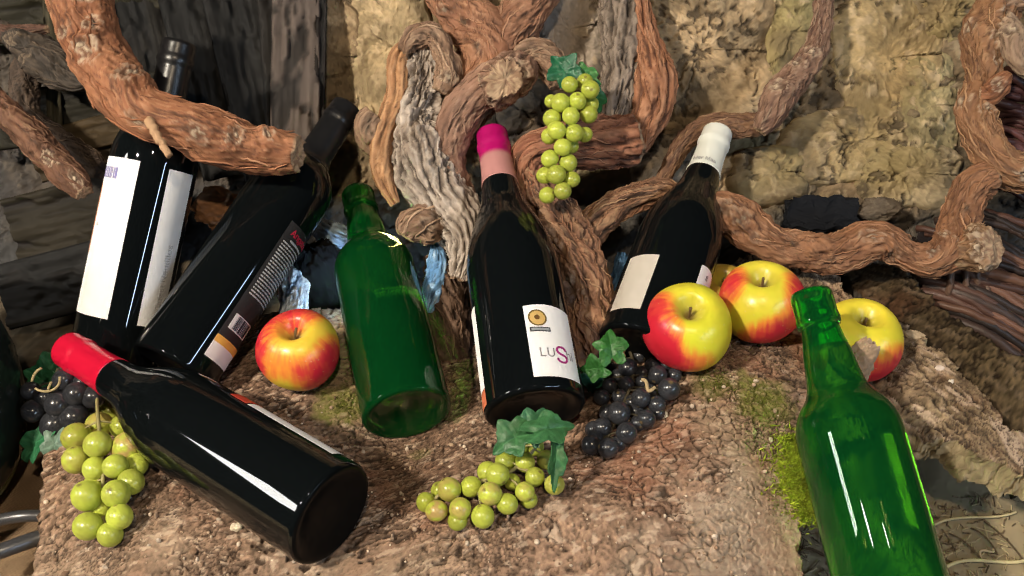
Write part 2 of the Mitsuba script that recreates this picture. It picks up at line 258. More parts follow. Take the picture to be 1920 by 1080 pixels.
# ------------------------------------------------------------------ cork bark
def px_poly(pts, hf): return np.array([on(hf, x, y)[:2] for x, y in pts])
def moss_tint(spots, hf):
    ctr = [(on(hf, x, y)[:2], r * .0004, k) for x, y, r, k in spots]
    def f(X, Y, c):
        for p, r, k in ctr:
            d = np.hypot(X - p[0], Y - p[1]) / r + (fb(X * 50, Y * 50, 1, 3, 90) - .5) * 1.1
            c = mixc(c, (.17, .19, .035) if k > 0 else (.45, .355, .26), sstep(1.0, .35, d) * abs(k) * (.5 + .8 * (fb(X * 300, Y * 300, 1, 2, 91) - .2)))
        return c
    return f
bark = thing('cork_bark', 'large arched sheet of reddish brown cork bark across the foreground carrying the bottles', 'cork bark')
polyA = np.vstack([px_poly([(84, 845), (72, 960), (66, 1080)], HA), [[-.34, .26], [.20, .24]], px_poly([(1500, 1085), (1506, 990), (1490, 900), (1494, 820), (1525, 740), (1560, 690), (1545, 640)], HA), [[.26, .66], [.20, .70], [-.10, .70], [-.42, .66]], px_poly([(95, 760)], HA)])
sheet(bark + '__top_sheet', polyA, HA, .00095, .09, lambda x, y: cork_detail(x, y, 11, .3, 1.25), 'm_cork', tint=moss_tint([(1430, 750, 85, .75), (1485, 850, 50, .9), (640, 765, 80, .7), (1340, 720, 60, .5), (790, 850, 30, .3), (1430, 1010, 190, -.75), (1250, 1060, 110, -.4)], HA))
slab = thing('cork_bark', 'thick greyer cork slab with a broken crumbly edge on the right', 'cork bark')
polyB = np.vstack([px_poly([(1560, 800), (1680, 800), (1735, 838), (1790, 820), (1830, 858), (1890, 880), (1990, 900), (2010, 860), (1890, 800), (1800, 690), (1690, 600), (1590, 545), (1560, 505), (1400, 480), (1330, 520)], HB), [[.16, .62]]])
sheet(slab + '__top_sheet', polyB, HB, .0011, .034, lambda x, y: cork_detail(x, y, 23, -1.05, 2.6, 1), 'm_cork', side=(.36, .29, .18), edge=.005, tint=moss_tint([(1500, 640, 50, .5)], HB))

# ------------------------------------------------------------------ vine wood
def limb(parent, name, pts, seed, step=.0015, knots=(), twist=2.0, style=0, ends=('cut', 'cut'), groove=1.0, lump=1.0, pal=None, flat=1.0, lines=0, strands=0):
    """A gnarled length of vine: pts = (px, py, depth, half width in pixels); knots = (t, angle, size, height, bright)."""
    p = np.array([P(x, y, d) for x, y, d, _ in pts]); r = np.array([w * d / F for _, _, d, w in pts])
    c = np.r_[0, np.cumsum(np.linalg.norm(np.diff(p, axis=0), axis=1))]; L = c[-1]; n = int(L / step)
    s = np.linspace(0, L, n); C = CubicSpline(c, p)(s); R = PchipInterpolator(c, r)(s); t = unit(np.gradient(C, axis=0))
    e1 = unit((CAM - C) - ((CAM - C) * t).sum(1)[:, None] * t); e2 = np.cross(t, e1)
    m = int(max(48, 2 * np.pi * R.max() / step)); th = np.arange(m) / m * 2 * np.pi
    TH, SS = np.meshgrid(th, s); RR = R[:, None]
    tw = TH + twist * SS / .12 + .8 * (nz(SS * 25, 0, 0, seed) - .5)
    cx, cy = np.cos(tw), np.sin(tw); bx, by = np.cos(TH), np.sin(TH)
    lob = fb(bx * 1.0 + 5, by * 1.0, SS * 20, 3, seed) - .5
    mid = fb(cx * 1.9 + 3, cy * 1.9, SS * 60, 4, seed + 1) - .5
    wig = .35 * (fb(cx * 2, cy * 2, SS * 55, 3, seed + 12) - .5)
    gr = 1 - np.abs(2 * fb(cx * 2.6 + wig, cy * 2.6 + wig, SS * 19, 4, seed + 2) - 1)           # ridged long grooves
    g2 = 1 - np.abs(2 * fb(cx * 6.5 + wig * 2, cy * 6.5, SS * 34, 3, seed + 13) - 1)           # thinner cracks
    fi = fb(cx * R.mean() * 520 + wig * 3, cy * R.mean() * 520, SS * 90, 3, seed + 3)           # fibres
    patch = sstep(.36, .62, fb(bx * 1.3, by * 1.3, SS * 24, 3, seed + 14))
    gv = sstep(.88, .99, gr) * (.35 + .65 * patch); gw = sstep(.93, .995, g2) * sstep(.42, .6, fb(bx * 1.6 + 2, by * 1.6, SS * 30, 3, seed + 15))
    rr = RR * (1 + lump * (.46 * lob + .34 * mid)) - groove * RR * .12 * gv - groove * .0012 * gw + (fi - .5) * groove * .0024 + (fb(bx * 3, by * 3, SS * 150, 3, seed + 16) - .5) * .0034 * groove
    pals = [((.335, .150, .078), (.215, .088, .045), (.42, .22, .125), (.085, .040, .024)), ((.34, .27, .215), (.20, .155, .12), (.46, .38, .31), (.060, .045, .034)),
            ((.26, .135, .078), (.15, .078, .046), (.36, .22, .13), (.05, .03, .02)), ((.085, .060, .045), (.05, .036, .028), (.13, .09, .06), (.02, .015, .012)), ((.30, .19, .125), (.19, .115, .075), (.40, .28, .19), (.06, .04, .028))]
    A, Bc, Cc, D = pal or pals[style]
    col = mixc(A, Bc, sstep(.32, .68, fb(bx * 1.4, by * 1.4, SS * 30, 4, seed + 4)))
    col = mixc(col, Cc, sstep(.52, .78, fi) * .7); col = mixc(col, D, np.clip(gv * .8 + gw * .75 + sstep(.38, .22, fi) * .55, 0, .93))
    col = col * (.80 + .42 * fb(bx * 6, by * 6, SS * 180, 3, seed + 5))[..., None]
    for kt, ka, size, hgt, bright in knots:
        da = (TH - math.radians(ka) + np.pi) % (2 * np.pi) - np.pi; kx = .7 + .6 * ((kt * 7.13 + ka * .37) % 1); hgt = hgt * 1.0; q = np.hypot(da * RR * kx, (SS - kt * L) / kx) * (1 + .9 * (fb(bx * 3, by * 3, SS * 90, 2, seed + 6) - .5))
        q = q + (fb(bx * 9, by * 9, SS * 260, 3, seed + 8) - .5) * size * .9
        w = np.exp(-(q / size) ** 2); rr = rr + hgt * (w - 1.25 * np.exp(-(q / (size * .42)) ** 2)) + hgt * .8 * np.exp(-((q) / (size * .16)) ** 2)
        ring = np.exp(-((q - size * .60) / (size * .13)) ** 2) * sstep(.3, .62, fb(bx * 5, by * 5, SS * 140, 2, seed + 17)); hole = np.exp(-(q / (size * .40)) ** 2)
        col = mixc(col, (.50, .38, .27), ring * bright); col = mixc(col, (.05, .032, .022), hole * .85); col = mixc(col, (.58, .46, .33), np.exp(-(q / (size * .17)) ** 2) * bright)
    if lines:
        w = np.abs(np.sin(TH * lines * .5 + 2.6 * fb(bx * 1.2, by * 1.2, SS * 22, 3, seed + 18) * lines * .20)); ln = sstep(.90, .985, w) * sstep(.30, .5, fb(bx * 2, by * 2, SS * 40, 2, seed + 19)); rr = rr - .0026 * ln + .0010 * (1 - w)
        col = mixc(col, D, ln * .92); col = mixc(col, Cc, sstep(.5, .1, w) * .45)
    rr = np.maximum(rr, RR * .25)
    V = C[:, None] + rr[..., None] * (bx[..., None] * e1[:, None] + (by * flat)[..., None] * e2[:, None])
    rows, cols = [V], [col]
    for side, kind in enumerate(ends):
        base, tt, c0 = (V[0], -t[0], C[0]) if side == 0 else (V[-1], t[-1], C[-1]); rad = R[0 if side == 0 else -1]
        fr, fcol = [], []
        for k, sc in enumerate((.93, .82, .66, .48, .3, .12, .01)):
            ro = (fb(np.cos(th) * 3 * sc, np.sin(th) * 3 * sc, seed, 3, seed + 7) - .5)
            off = rad * ((.10 + .5 * ro) if kind == 'cut' else .75 * math.sqrt(1 - sc * sc) + .3 * ro)
            fr.append(c0 + (base - c0) * sc + tt * np.broadcast_to(off, m)[:, None])
            cc = mixc((.44, .31, .20), (.26, .16, .10), sstep(.35, .65, fb(np.cos(th) * 8 * sc, np.sin(th) * 8 * sc, seed, 3, seed + 9))) if kind == 'cut' and style != 3 else np.broadcast_to(col[0 if side == 0 else -1], (m, 3)) * (.8 + .4 * ro[:, None])
            fcol.append(cc)
        if side == 0: rows.insert(0, np.array(fr[::-1])); cols.insert(0, np.array(fcol[::-1]))
        else: rows.append(np.array(fr)); cols.append(np.array(fcol))
    V0, n0 = V, n; V, col = np.vstack(rows), np.vstack(cols); rsd = np.random.RandomState(seed)
    vv, ff, cc = [V.reshape(-1, 3)], [grid_faces(len(V), m, True)[:, [0, 2, 1]]], [col.reshape(-1, 3)]; at = len(vv[0])
    for k in range(int(strands * .55)):                                                         # loose fibres of peeling bark, part of the limb's skin
        a, ln = rsd.randint(2, max(3, n0 - 14)), rsd.randint(10, 34); idx = np.arange(a, min(a + ln, n0 - 1), 2)
        if len(idx) < 4: continue
        t0 = rsd.uniform(-1.7, 1.7); ang = ((t0 + .25 * np.sin(idx * .12 + k) - twist * (s[idx] - s[a]) / .12) / (2 * np.pi) * m).round().astype(int) % m
        q = V0[idx, ang]; o = unit(q - C[idx]); e = np.linspace(0, 1, len(idx)); lift = .0004 + .0030 * rsd.rand() ** 2 * np.maximum(0, e - .55) ** 2 * 4
        tv, tf = tube(q + o * lift[:, None], (.0005 + .0007 * rsd.rand()) * (1 - .75 * np.abs(2 * e - 1) ** 3), 5)
        vv.append(tv); ff.append(tf + at); at += len(tv); cc.append(np.broadcast_to(mixc(np.array(A if rsd.rand() < .5 else Cc), Bc, np.array(rsd.rand())) * (.75 + .5 * rsd.rand()), tv.shape))
    return part(parent, name, (np.vstack(vv), np.vstack(ff)), 'm_bark', True, np.clip(np.vstack(cc), .008, .85))

v1 = thing('vine_branch', 'thick orange brown vine branch with pale knots slanting down from upper left', 'vine branch')
limb(v1, 'limb', [(140, -50, .80, 60), (160, 30, .80, 56), (190, 105, .795, 52), (232, 175, .785, 52), (275, 212, .78, 50), (330, 230, .78, 46), (392, 254, .785, 50), (455, 277, .795, 47), (515, 287, .80, 44), (556, 290, .80, 36)], 101, strands=60,
     knots=[(.11, -12, .0125, .006, .9), (.215, -8, .011, .006, 1.0), (.20, 48, .009, .004, .7), (.30, 18, .014, .007, .95), (.275, 30, .009, .005, .9), (.43, -40, .015, .006, .5), (.55, 24, .010, .004, .5), (.70, 5, .013, .004, .5), (.80, -22, .013, .005, .8), (.92, -44, .010, .006, .9)], twist=.6, lump=.58, groove=.45)
tw = spline([P(281, 225, .757), P(292, 250, .750), P(306, 272, .748), P(320, 292, .747)], 16)
part(v1, 'twig', tube(tw + .0006 * np.random.RandomState(3).randn(16, 3), np.linspace(.0042, .0030, 16), 10), 'm_bark', True, (.42, .26, .15))
v2 = thing('vine_branch', 'thin dull brown vine branch hanging at the left edge beside the upright bottle', 'vine branch')
limb(v2, 'limb', [(-40, 170, .84, 28), (20, 222, .84, 28), (70, 268, .835, 30), (108, 305, .83, 30), (135, 335, .825, 27), (158, 362, .82, 16)], 111, strands=40, style=0, knots=[(.72, 10, .010, .004, .8), (.93, -10, .009, .004, .9)], pal=((.165, .082, .050), (.105, .052, .032), (.21, .12, .072), (.045, .024, .016)), lump=.7)
v3 = thing('vine_root', 'dark gnarled vine root with a pale cut end at the upper left edge', 'vine root')
limb(v3, 'limb', [(-40, 58, .93, 24), (20, 66, .92, 24), (62, 92, .91, 36), (95, 122, .90, 36), (130, 148, .89, 26), (168, 150, .885, 20)], 121, strands=30, style=3, knots=[(.42, 10, .012, .006, .35), (.6, 40, .010, .005, .3)], lump=1.1, pal=((.065, .052, .042), (.038, .032, .028), (.12, .09, .066), (.018, .015, .012)))
limb(v3, 'branch', [(58, 115, .925, 26), (45, 165, .92, 26), (52, 215, .91, 24), (95, 255, .90, 22), (150, 292, .89, 24), (190, 320, .88, 20)], 123, strands=30, style=3)
limb(v3, 'branch', [(-30, 60, .915, 14), (30, 62, .91, 16), (62, 58, .905, 13), (88, 55, .90, 8)], 125, pal=((.12, .062, .045), (.08, .044, .032), (.17, .10, .065), (.03, .02, .014)))

vs = thing('vine_stump', 'large twisted grapevine stump of orange and grey wood behind the middle bottles', 'vine stump')
limb(vs, 'trunk', [(800, -70, .93, 46), (848, 0, .925, 46), (885, 45, .92, 52), (912, 90, .915, 54), (905, 140, .915, 56), (880, 190, .92, 48), (850, 240, .925, 40)], 131, strands=70, twist=.8, knots=[(.60, 20, .006, .003, .2), (.42, 10, .012, -.012, .1), (.30, 25, .010, .006, .4), (.75, -10, .012, .006, .3)], groove=1.0, lump=.75, pal=((.33, .165, .095), (.22, .10, .058), (.43, .25, .15), (.08, .042, .027)))
limb(vs, 'branch', [(1030, -70, .93, 40), (1000, 0, .925, 42), (965, 50, .918, 44), (935, 95, .915, 42)], 133, strands=40, twist=.6, lump=.7, pal=((.32, .165, .10), (.22, .105, .062), (.42, .25, .155), (.08, .042, .027)))
limb(vs, 'branch', [(990, 118, .895, 26), (955, 140, .89, 44), (915, 160, .888, 40), (872, 200, .888, 40), (848, 250, .89, 37), (838, 300, .892, 36), (845, 345, .892, 38), (868, 395, .892, 38), (890, 440, .89, 30), (905, 480, .89, 22)], 137, strands=40, twist=1.2, lump=.6, groove=.75,
     knots=[(.10, 5, .014, .010, .9), (.07, -45, .010, .006, .8), (.16, 40, .009, .006, .7), (.64, 0, .010, .004, .2)], pal=((.285, .165, .115), (.19, .105, .072), (.37, .245, .175), (.06, .036, .026)))
limb(vs, 'stub', [(918, 172, .90, 38), (934, 160, .878, 42), (947, 150, .855, 36)], 167, lump=1.1, groove=1.2, strands=20, knots=[(.9, 20, .008, .006, .9), (.8, -40, .009, .006, .8), (.7, 60, .008, .005, .7), (.95, -80, .007, -.006, .3)], pal=((.27, .155, .105), (.17, .095, .065), (.42, .29, .2), (.05, .03, .02)))
limb(vs, 'weathered_trunk', [(800, 96, .905, 26), (790, 150, .90, 40), (782, 215, .895, 48), (786, 275, .89, 50), (802, 335, .885, 56), (838, 385, .88, 54), (868, 430, .875, 44), (872, 480, .872, 32), (862, 520, .872, 22)], 139, lines=17, strands=25, style=1, twist=.25, groove=1.5, lump=.6, pal=((.42, .355, .30), (.27, .21, .165), (.56, .49, .42), (.055, .042, .033)), knots=[(.53, -20, .009, .006, .3), (.40, 15, .012, .007, .25), (.22, -18, .016, -.016, .1), (.30, -30, .012, -.014, .1), (.62, 8, .010, -.010, .1), (.12, 10, .012, -.012, .1)])
limb(vs, 'bark_strip', [(768, 84, .90, 14), (746, 118, .895, 20), (746, 164, .888, 22), (732, 212, .882, 21), (716, 262, .878, 20), (714, 312, .876, 20), (730, 360, .874, 14), (742, 382, .874, 8)], 141, lines=5, twist=.1, groove=.7, lump=.35, pal=((.44, .235, .115), (.33, .165, .080), (.52, .32, .18), (.16, .085, .045)))
limb(vs, 'branch', [(764, 92, .89, 16), (782, 70, .885, 20), (808, 66, .885, 22), (828, 92, .885, 22), (838, 130, .885, 22), (828, 172, .885, 16)], 143, strands=40, style=4, twist=2.5, groove=1.6, lump=1.1, knots=[(.85, -5, .011, .006, .7)])
limb(vs, 'branch', [(800, 170, .905, 14), (806, 230, .90, 18), (806, 290, .898, 18), (815, 330, .895, 14)], 145, pal=((.14, .095, .066), (.08, .055, .04), (.25, .17, .11), (.03, .02, .015)), groove=1.6)
limb(vs, 'stub', [(725, 285, .90, 24), (700, 262, .89, 28), (690, 240, .88, 26), (700, 215, .875, 18)], 147, style=4, lump=1.0, knots=[(.8, 0, .012, .005, .2)])
limb(vs, 'stub', [(838, 420, .88, 26), (800, 418, .87, 36), (775, 425, .865, 34), (758, 440, .862, 20)], 149, strands=25, style=4, lump=1.0, groove=1.4, knots=[(.3, 15, .011, .006, .5), (.62, -20, .010, .005, .4)])
limb(vs, 'stub', [(965, 120, .91, 22), (985, 103, .905, 26), (1014, 104, .90, 27), (1036, 128, .895, 24), (1046, 158, .89, 18)], 151, strands=30, style=4, lump=1.2, groove=1.3, knots=[(.5, 0, .010, .005, .3)])
limb(vs, 'plank', [(1176, -60, .955, 40), (1170, 30, .95, 44), (1166, 110, .94, 40), (1158, 180, .93, 34), (1150, 240, .92, 26)], 153, lines=9, strands=40, style=1, twist=.1, groove=1.5, lump=.5, pal=((.235, .185, .145), (.15, .115, .09), (.32, .26, .21), (.045, .035, .028)))
limb(vs, 'branch', [(1190, -60, .94, 16), (1204, 20, .935, 18), (1216, 90, .93, 26), (1228, 150, .925, 38), (1222, 205, .92, 36), (1204, 246, .915, 28), (1190, 280, .91, 22)], 155, lines=7, strands=40, twist=.4, groove=.9, lump=.6, pal=((.32, .145, .078), (.22, .095, .05), (.41, .22, .13), (.09, .042, .026)))
limb(vs, 'arm', [(1188, 262, .90, 46), (1140, 266, .895, 48), (1085, 268, .89, 45), (1030, 276, .89, 36), (992, 292, .89, 34), (982, 325, .89, 36), (995, 365, .888, 42)], 157, lines=9, strands=60, twist=.3, groove=.95, lump=.45, ends=('cut', 'round'), pal=((.295, .125, .072), (.20, .08, .048), (.37, .19, .115), (.08, .038, .024)))
limb(vs, 'lower_trunk', [(985, 335, .895, 40), (1015, 385, .885, 50), (1050, 440, .87, 56), (1078, 500, .855, 54), (1098, 560, .845, 52), (1112, 620, .835, 56), (1120, 680, .825, 52)], 159, lines=9, strands=220, twist=.5, groove=1.7, lump=.7, knots=[(.36, 25, .012, .006, .4), (.55, -10, .006, .003, .1), (.62, 20, .014, .006, .3), (.45, 18, .010, -.010, .1), (.70, 0, .012, -.010, .1), (.52, 35, .009, -.009, .1)], pal=((.275, .14, .082), (.165, .083, .05), (.39, .24, .14), (.06, .035, .025)))
limb(vs, 'branch', [(1075, 470, .875, 34), (1110, 425, .88, 33), (1155, 388, .885, 30), (1205, 366, .89, 27), (1250, 362, .90, 22), (1285, 375, .91, 14)], 161, lines=7, strands=60, twist=.8, groove=1.2, lump=.6, pal=((.29, .155, .088), (.19, .095, .055), (.37, .23, .13), (.06, .036, .025)))
limb(vs, 'branch', [(826, 480, .90, 30), (835, 545, .89, 40), (842, 610, .88, 40), (850, 680, .87, 34)], 163, strands=60, pal=((.13, .078, .052), (.08, .05, .034), (.19, .12, .078), (.03, .02, .015)), groove=1.7)

v4 = thing('vine_branch', 'long reddish vine branch along the foot of the wall and up the right edge', 'vine branch')
limb(v4, 'limb', [(1330, 395, .90, 28), (1365, 402, .89, 40), (1405, 428, .885, 40), (1450, 455, .88, 35), (1505, 470, .88, 36), (1560, 476, .88, 38), (1610, 462, .88, 38), (1652, 452, .88, 36), (1695, 476, .88, 28), (1742, 488, .88, 34), (1782, 462, .885, 38), (1798, 415, .89, 36), (1812, 368, .895, 33), (1850, 335, .90, 34)], 171, strands=150, twist=.9, groove=1.2, lump=.75,
     knots=[(.04, 0, .014, .006, .3), (.10, -12, .012, .005, .3), (.16, 10, .008, .005, .5), (.66, -30, .009, .005, .5), (.745, -30, .010, .004, .8), (.56, 30, .012, .005, .2), (.25, -20, .011, -.008, .1), (.36, 20, .009, -.007, .1), (.48, -15, .012, .007, .5), (.86, 15, .009, -.008, .1)], pal=((.285, .140, .074), (.19, .09, .048), (.37, .21, .12), (.075, .038, .024)))
limb(v4, 'limb', [(1940, 320, .90, 34), (1895, 318, .90, 36), (1860, 288, .90, 34), (1836, 245, .905, 33), (1826, 205, .91, 30), (1836, 165, .915, 28), (1842, 120, .92, 34), (1845, 70, .925, 42), (1868, 20, .93, 42), (1890, -50, .93, 38)], 173, strands=110, twist=.8, groove=1.1, lump=.85,
     knots=[(.07, 10, .012, .006, .8), (.40, -45, .009, .006, .8), (.36, 45, .010, .006, .7), (.60, 42, .010, .006, .9), (.70, -40, .010, .005, .8), (.68, 30, .010, .006, .8), (.78, 25, .011, .006, .9), (.85, 10, .011, .006, .8)], pal=((.29, .150, .078), (.20, .10, .053), (.38, .23, .125), (.08, .042, .026)))
limb(v4, 'stub', [(1790, 465, .885, 38), (1822, 466, .875, 42), (1850, 462, .865, 40), (1862, 460, .86, 30)], 175, strands=20, knots=[(.85, 0, .013, .006, 1.0), (.8, 45, .009, .006, 1.0), (.75, -45, .010, .006, 1.0), (.9, 80, .010, .005, .9)], lump=.8, pal=((.29, .17, .095), (.20, .11, .06), (.44, .32, .2), (.075, .042, .026)))
limb(v4, 'branch', [(1880, 40, .905, 20), (1896, 62, .90, 22), (1900, 92, .895, 20), (1908, 112, .895, 18), (1935, 125, .90, 18)], 177, lump=.6, knots=[(.3, 0, .011, .005, .9)], pal=((.36, .25, .17), (.26, .17, .115), (.45, .34, .24), (.1, .065, .045)))
limb(v4, 'branch', [(1850, 40, .92, 14), (1870, 12, .915, 16), (1910, 2, .91, 16), (1950, -10, .91, 14)], 179, lump=1.0, style=4)
limb(v4, 'spur', [(1836, 180, .90, 16), (1862, 172, .895, 20), (1880, 150, .89, 16), (1892, 140, .89, 7)], 181, lump=.9, knots=[(.6, 0, .008, .005, .8)])
v5 = thing('vine_branch', 'slim brown vine branch climbing the mossy wall above the white capped bottle', 'vine branch')
limb(v5, 'limb', [(1548, -50, .955, 15), (1543, 30, .95, 17), (1530, 85, .945, 22), (1497, 140, .94, 27), (1462, 185, .935, 31), (1440, 222, .93, 24), (1425, 245, .93, 14)], 191, strands=50, twist=1.2, lump=.6, knots=[(.50, 10, .010, .005, .8), (.60, 35, .010, .005, .7), (.78, 30, .012, .006, .9)], pal=((.25, .15, .10), (.155, .085, .06), (.36, .25, .175), (.06, .035, .028)))
limb(v5, 'limb', [(1440, 222, .945, 20), (1390, 236, .955, 24), (1335, 236, .958, 22), (1290, 258, .95, 20), (1262, 300, .935, 17), (1240, 340, .93, 14)], 193, strands=50, twist=1.2, lump=.7, pal=((.24, .135, .078), (.15, .08, .05), (.33, .21, .12), (.06, .035, .028)))

# ------------------------------------------------------------------ dark boards on the left
def board(parent, name, a, b, half, depth, seed, c1, c2, thick=.018):
    """A weathered plank from pixel a to pixel b, half pixels wide to each side."""
    A, B = P(*a, depth[0]), P(*b, depth[1]); t = unit(B - A); nrm = unit((CAM - A) - ((CAM - A) @ t) * t); w = np.cross(t, nrm)
    L = np.linalg.norm(B - A); hw = half * depth[0] / F; n, m = int(L / .003), max(int(2 * hw / .0022), 10)
    S, U = np.meshgrid(np.linspace(0, L, n), np.linspace(-1, 1, m), indexing='ij')
    g = fb(U * hw * 330, S * 14, seed, 4, seed); k = fb(U * hw * 30, S * 30, seed, 3, seed + 1); peel = sstep(.50, .56, fb(U * hw * 60, S * 22, seed + 3.3, 4, seed + 2))
    edge = 1 + .05 * (fb(S * 40, 0, seed, 3, seed + 3) - .5)
    h = .006 * (g - .5) + .008 * (k - .5) - .004 * peel
    col = mixc(c1, c2, peel) * (.55 + .9 * g)[..., None] * (.26 if c1[0] != .150 else .65)  # last factor darkens the boards: shade of the left side put into their colour
    V = A + S[..., None] * t + (U * hw * edge)[..., None] * w + h[..., None] * nrm
    V = np.concatenate([V[:, :1] - thick * nrm, V, V[:, -1:] - thick * nrm], 1); col = np.concatenate([col[:, :1], col, col[:, -1:]], 1)
    part(parent, name, (V.reshape(-1, 3), grid_faces(n, m + 2)), 'm_bark', True, np.clip(col, .01, .8).reshape(-1, 3))
bo = thing('wooden_post', 'weathered grey post with peeling surface left of the vine stump', 'post')
board(bo, 'face', (556, -60), (552, 330), 44, (.955, .93), 201, (.150, .118, .102), (.045, .038, .034))
board(bo, 'edge_strip', (604, -60), (596, 320), 10, (.962, .94), 203, (.05, .04, .034), (.035, .03, .027))
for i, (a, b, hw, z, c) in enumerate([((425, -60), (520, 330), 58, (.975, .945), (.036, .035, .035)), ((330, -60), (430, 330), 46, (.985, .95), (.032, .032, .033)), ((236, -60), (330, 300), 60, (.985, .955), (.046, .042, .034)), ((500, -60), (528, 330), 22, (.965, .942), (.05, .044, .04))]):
    b_ = thing('dark_board', ['wide dark board with painted shade leaning behind the upper left branch, nearest the post', 'board with painted shade in the middle of the dark boards behind the upper left branch', 'board with painted shade behind the cap of the leftmost bottle', 'narrow dark strip of board touching the grey post'][i], 'board')
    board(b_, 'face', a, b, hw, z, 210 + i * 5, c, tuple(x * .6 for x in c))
for i, (a, b, hw, z, c) in enumerate([((-60, 40), (330, -10), 52, (.975, .98), (.105, .095, .060)), ((92, -40), (104, 250), 13, (.955, .94), (.17, .145, .085)), ((-40, 235), (350, 180), 52, (.955, .945), (.075, .068, .046)), ((60, 300), (330, 225), 46, (.93, .925), (.20, .135, .066)), ((20, 440), (260, 380), 66, (.915, .90), (.085, .070, .045)), ((0, 560), (230, 500), 62, (.91, .895), (.040, .036, .029))]):
    b_ = thing('crate_board', ['pale board along the top left edge', 'narrow upright yellowish slat behind the dark gnarled root', 'olive brown board below the gnarled root', 'warm orange brown board behind the thick branch', 'brown board left of the leftmost bottle', 'dark board low behind the leftmost bottle'][i], 'board')
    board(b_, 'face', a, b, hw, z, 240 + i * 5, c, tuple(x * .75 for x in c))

# ------------------------------------------------------------------ bottles
def lathe(fr, prof, n=112, dense=True):
    """Turns (radius, height) points about the bottle's axis; each run is a smooth curve."""
    q = np.asarray(prof, float); th = np.arange(n) / n * 2 * np.pi
    V = fr.at(th[None, :], q[:, 1][:, None], np.maximum(q[:, 0], 1e-5)[:, None])
    return V.reshape(-1, 3), grid_faces(len(q), n, True)
def curve(keys, n=160):
    q = np.asarray(keys, float); f = PchipInterpolator(q[:, 1], q[:, 0]); h = np.linspace(q[0, 1], q[-1, 1], n)
    return np.stack([f(h), h], 1)
def foot(R, punt=.006, e=.004):
    a = np.linspace(-np.pi / 2, 0, 9)
    return [(0, punt), (R * .35, punt * .93), (R * .62, punt * .62), (R * .78, .0008)] + [(R - e + e * math.cos(x), e + e * math.sin(x)) for x in a]
def profile(kind, R, L):
    k = {'bordeaux': [(R, .0045), (R, .190 / .30 * L), (R * .985, .198 / .30 * L), (R * .90, .210 / .30 * L), (R * .70, .221 / .30 * L), (.0175, .232 / .30 * L), (.0152, .243 / .30 * L), (.0146, L - .024)],
         'burgundy': [(R, .0045), (R, .45 * L), (R * .985, .48 * L), (R * .93, .53 * L), (R * .82, .585 * L), (R * .66, .645 * L), (R * .51, .705 * L), (.0172, .77 * L), (.0154, .82 * L), (.0146, L - .024)],
         'sloped': [(R, .0045), (R, .50 * L), (R * .985, .535 * L), (R * .91, .585 * L), (R * .76, .64 * L), (R * .60, .69 * L), (R * .49, .735 * L), (.0162, .79 * L), (.0150, .84 * L), (.0146, L - .024)],
         'cider': [(R, .0045), (R, .595 * L), (R * .988, .622 * L), (R * .93, .652 * L), (R * .82, .680 * L), (R * .69, .702 * L), (R * .60, .722 * L), (R * .55, .745 * L), (R * .475, .82 * L), (.0155, .872 * L), (.0148, L - .031)]}[kind]
    return foot(R) + curve(k).tolist()
def label_patch(fr, t0, t1, h0, h1, off=.0004, arch=0.0):
    n, m = int(abs(t1 - t0) / 2) + 6, 40
    TH, U = np.meshgrid(np.radians(np.linspace(t0, t1, n)), np.linspace(0, 1, m), indexing='ij'); w = np.linspace(-1, 1, n)[:, None]
    V = fr.at(TH, h0 + U * (h1 - h0 - arch * w ** 2), fr.R + off + TH * 0)
    return V.reshape(-1, 3), grid_faces(n, m)
def wrap(fr, mesh, t0, h0, along=False, off=.0005):
    """Bends flat artwork (x, y in metres) round the bottle; along = reading up the bottle."""
    for _ in range(1): mesh = mesh.subdivide_to_size(.004) if len(mesh.faces) < 4000 else mesh
    x, y, z = mesh.vertices.T
    u, h = (-y, x) if along else (x, y)
    V = fr.at(math.radians(t0) + u / fr.R, h0 + h, fr.R + off + np.clip(z, 0, .0002))
    return V, mesh.faces
def bars(x0, w, n, h, seed):
    rs = np.random.RandomState(seed); x, out = x0, []
    while x < x0 + w:
        b = (.3 + rs.rand() * 1.1) * w / n; m = trimesh.creation.box([b, h, .0002]); m.apply_translation([x + b / 2, h / 2, .0001]); out.append(m); x += b + (.35 + rs.rand() * .9) * w / n
    return trimesh.util.concatenate(out)
def rect(x0, y0, w, h): m = trimesh.creation.box([w, h, .0002]); m.apply_translation([x0 + w / 2, y0 + h / 2, .0001]); return m
def capsule(b, fr, kind, h0, color, mat='m_foil', colors=None):
    L = fr.L; e = .0006; pf = np.array(profile(kind, fr.R, L)[9:])
    q = [(float(np.interp(h0, pf[:, 1], pf[:, 0])) - .0004, h0 - .0002)] + [(float(np.interp(h, pf[:, 1], pf[:, 0])) + e, h) for h in np.linspace(h0, L - .0245, 60)]
    q += [(.0148 + e, L - .023), (.0153 + e, L - .0215), (.0158 + e, L - .0195), (.0158 + e, L - .0165), (.0152 + e, L - .0145), (.0147 + e, L - .012), (.0146 + e, L - .004), (.0146 + e, L - .0015), (.0130, L - .0003), (.008, L), (0, L)]
    V, f = lathe(fr, q); c = None
    if mat == 'm_foil': c = np.repeat(np.array([color if colors is None else colors(h) for _, h in q]), 112, 0)
    return part(b, 'capsule', (V, f), mat, True, c)
def bottle(label, fr, kind, cap_h, color=None, mat='m_foil', colors=None, name='wine_bottle'):
    b = thing(name, label, 'bottle')
    part(b, 'base', lathe(fr, foot(fr.R)[:9]), 'm_wine_base', True)
    part(b, 'glass_body', lathe(fr, profile(kind, fr.R, fr.L)[8:] + [(.0145, fr.L - .022), (.0140, fr.L - .003), (.01, fr.L - .001), (0, fr.L - .001)]), 'm_wine', True)
    capsule(b, fr, kind, cap_h, color, mat, colors)
    return b
W = (.80, .80, .80)
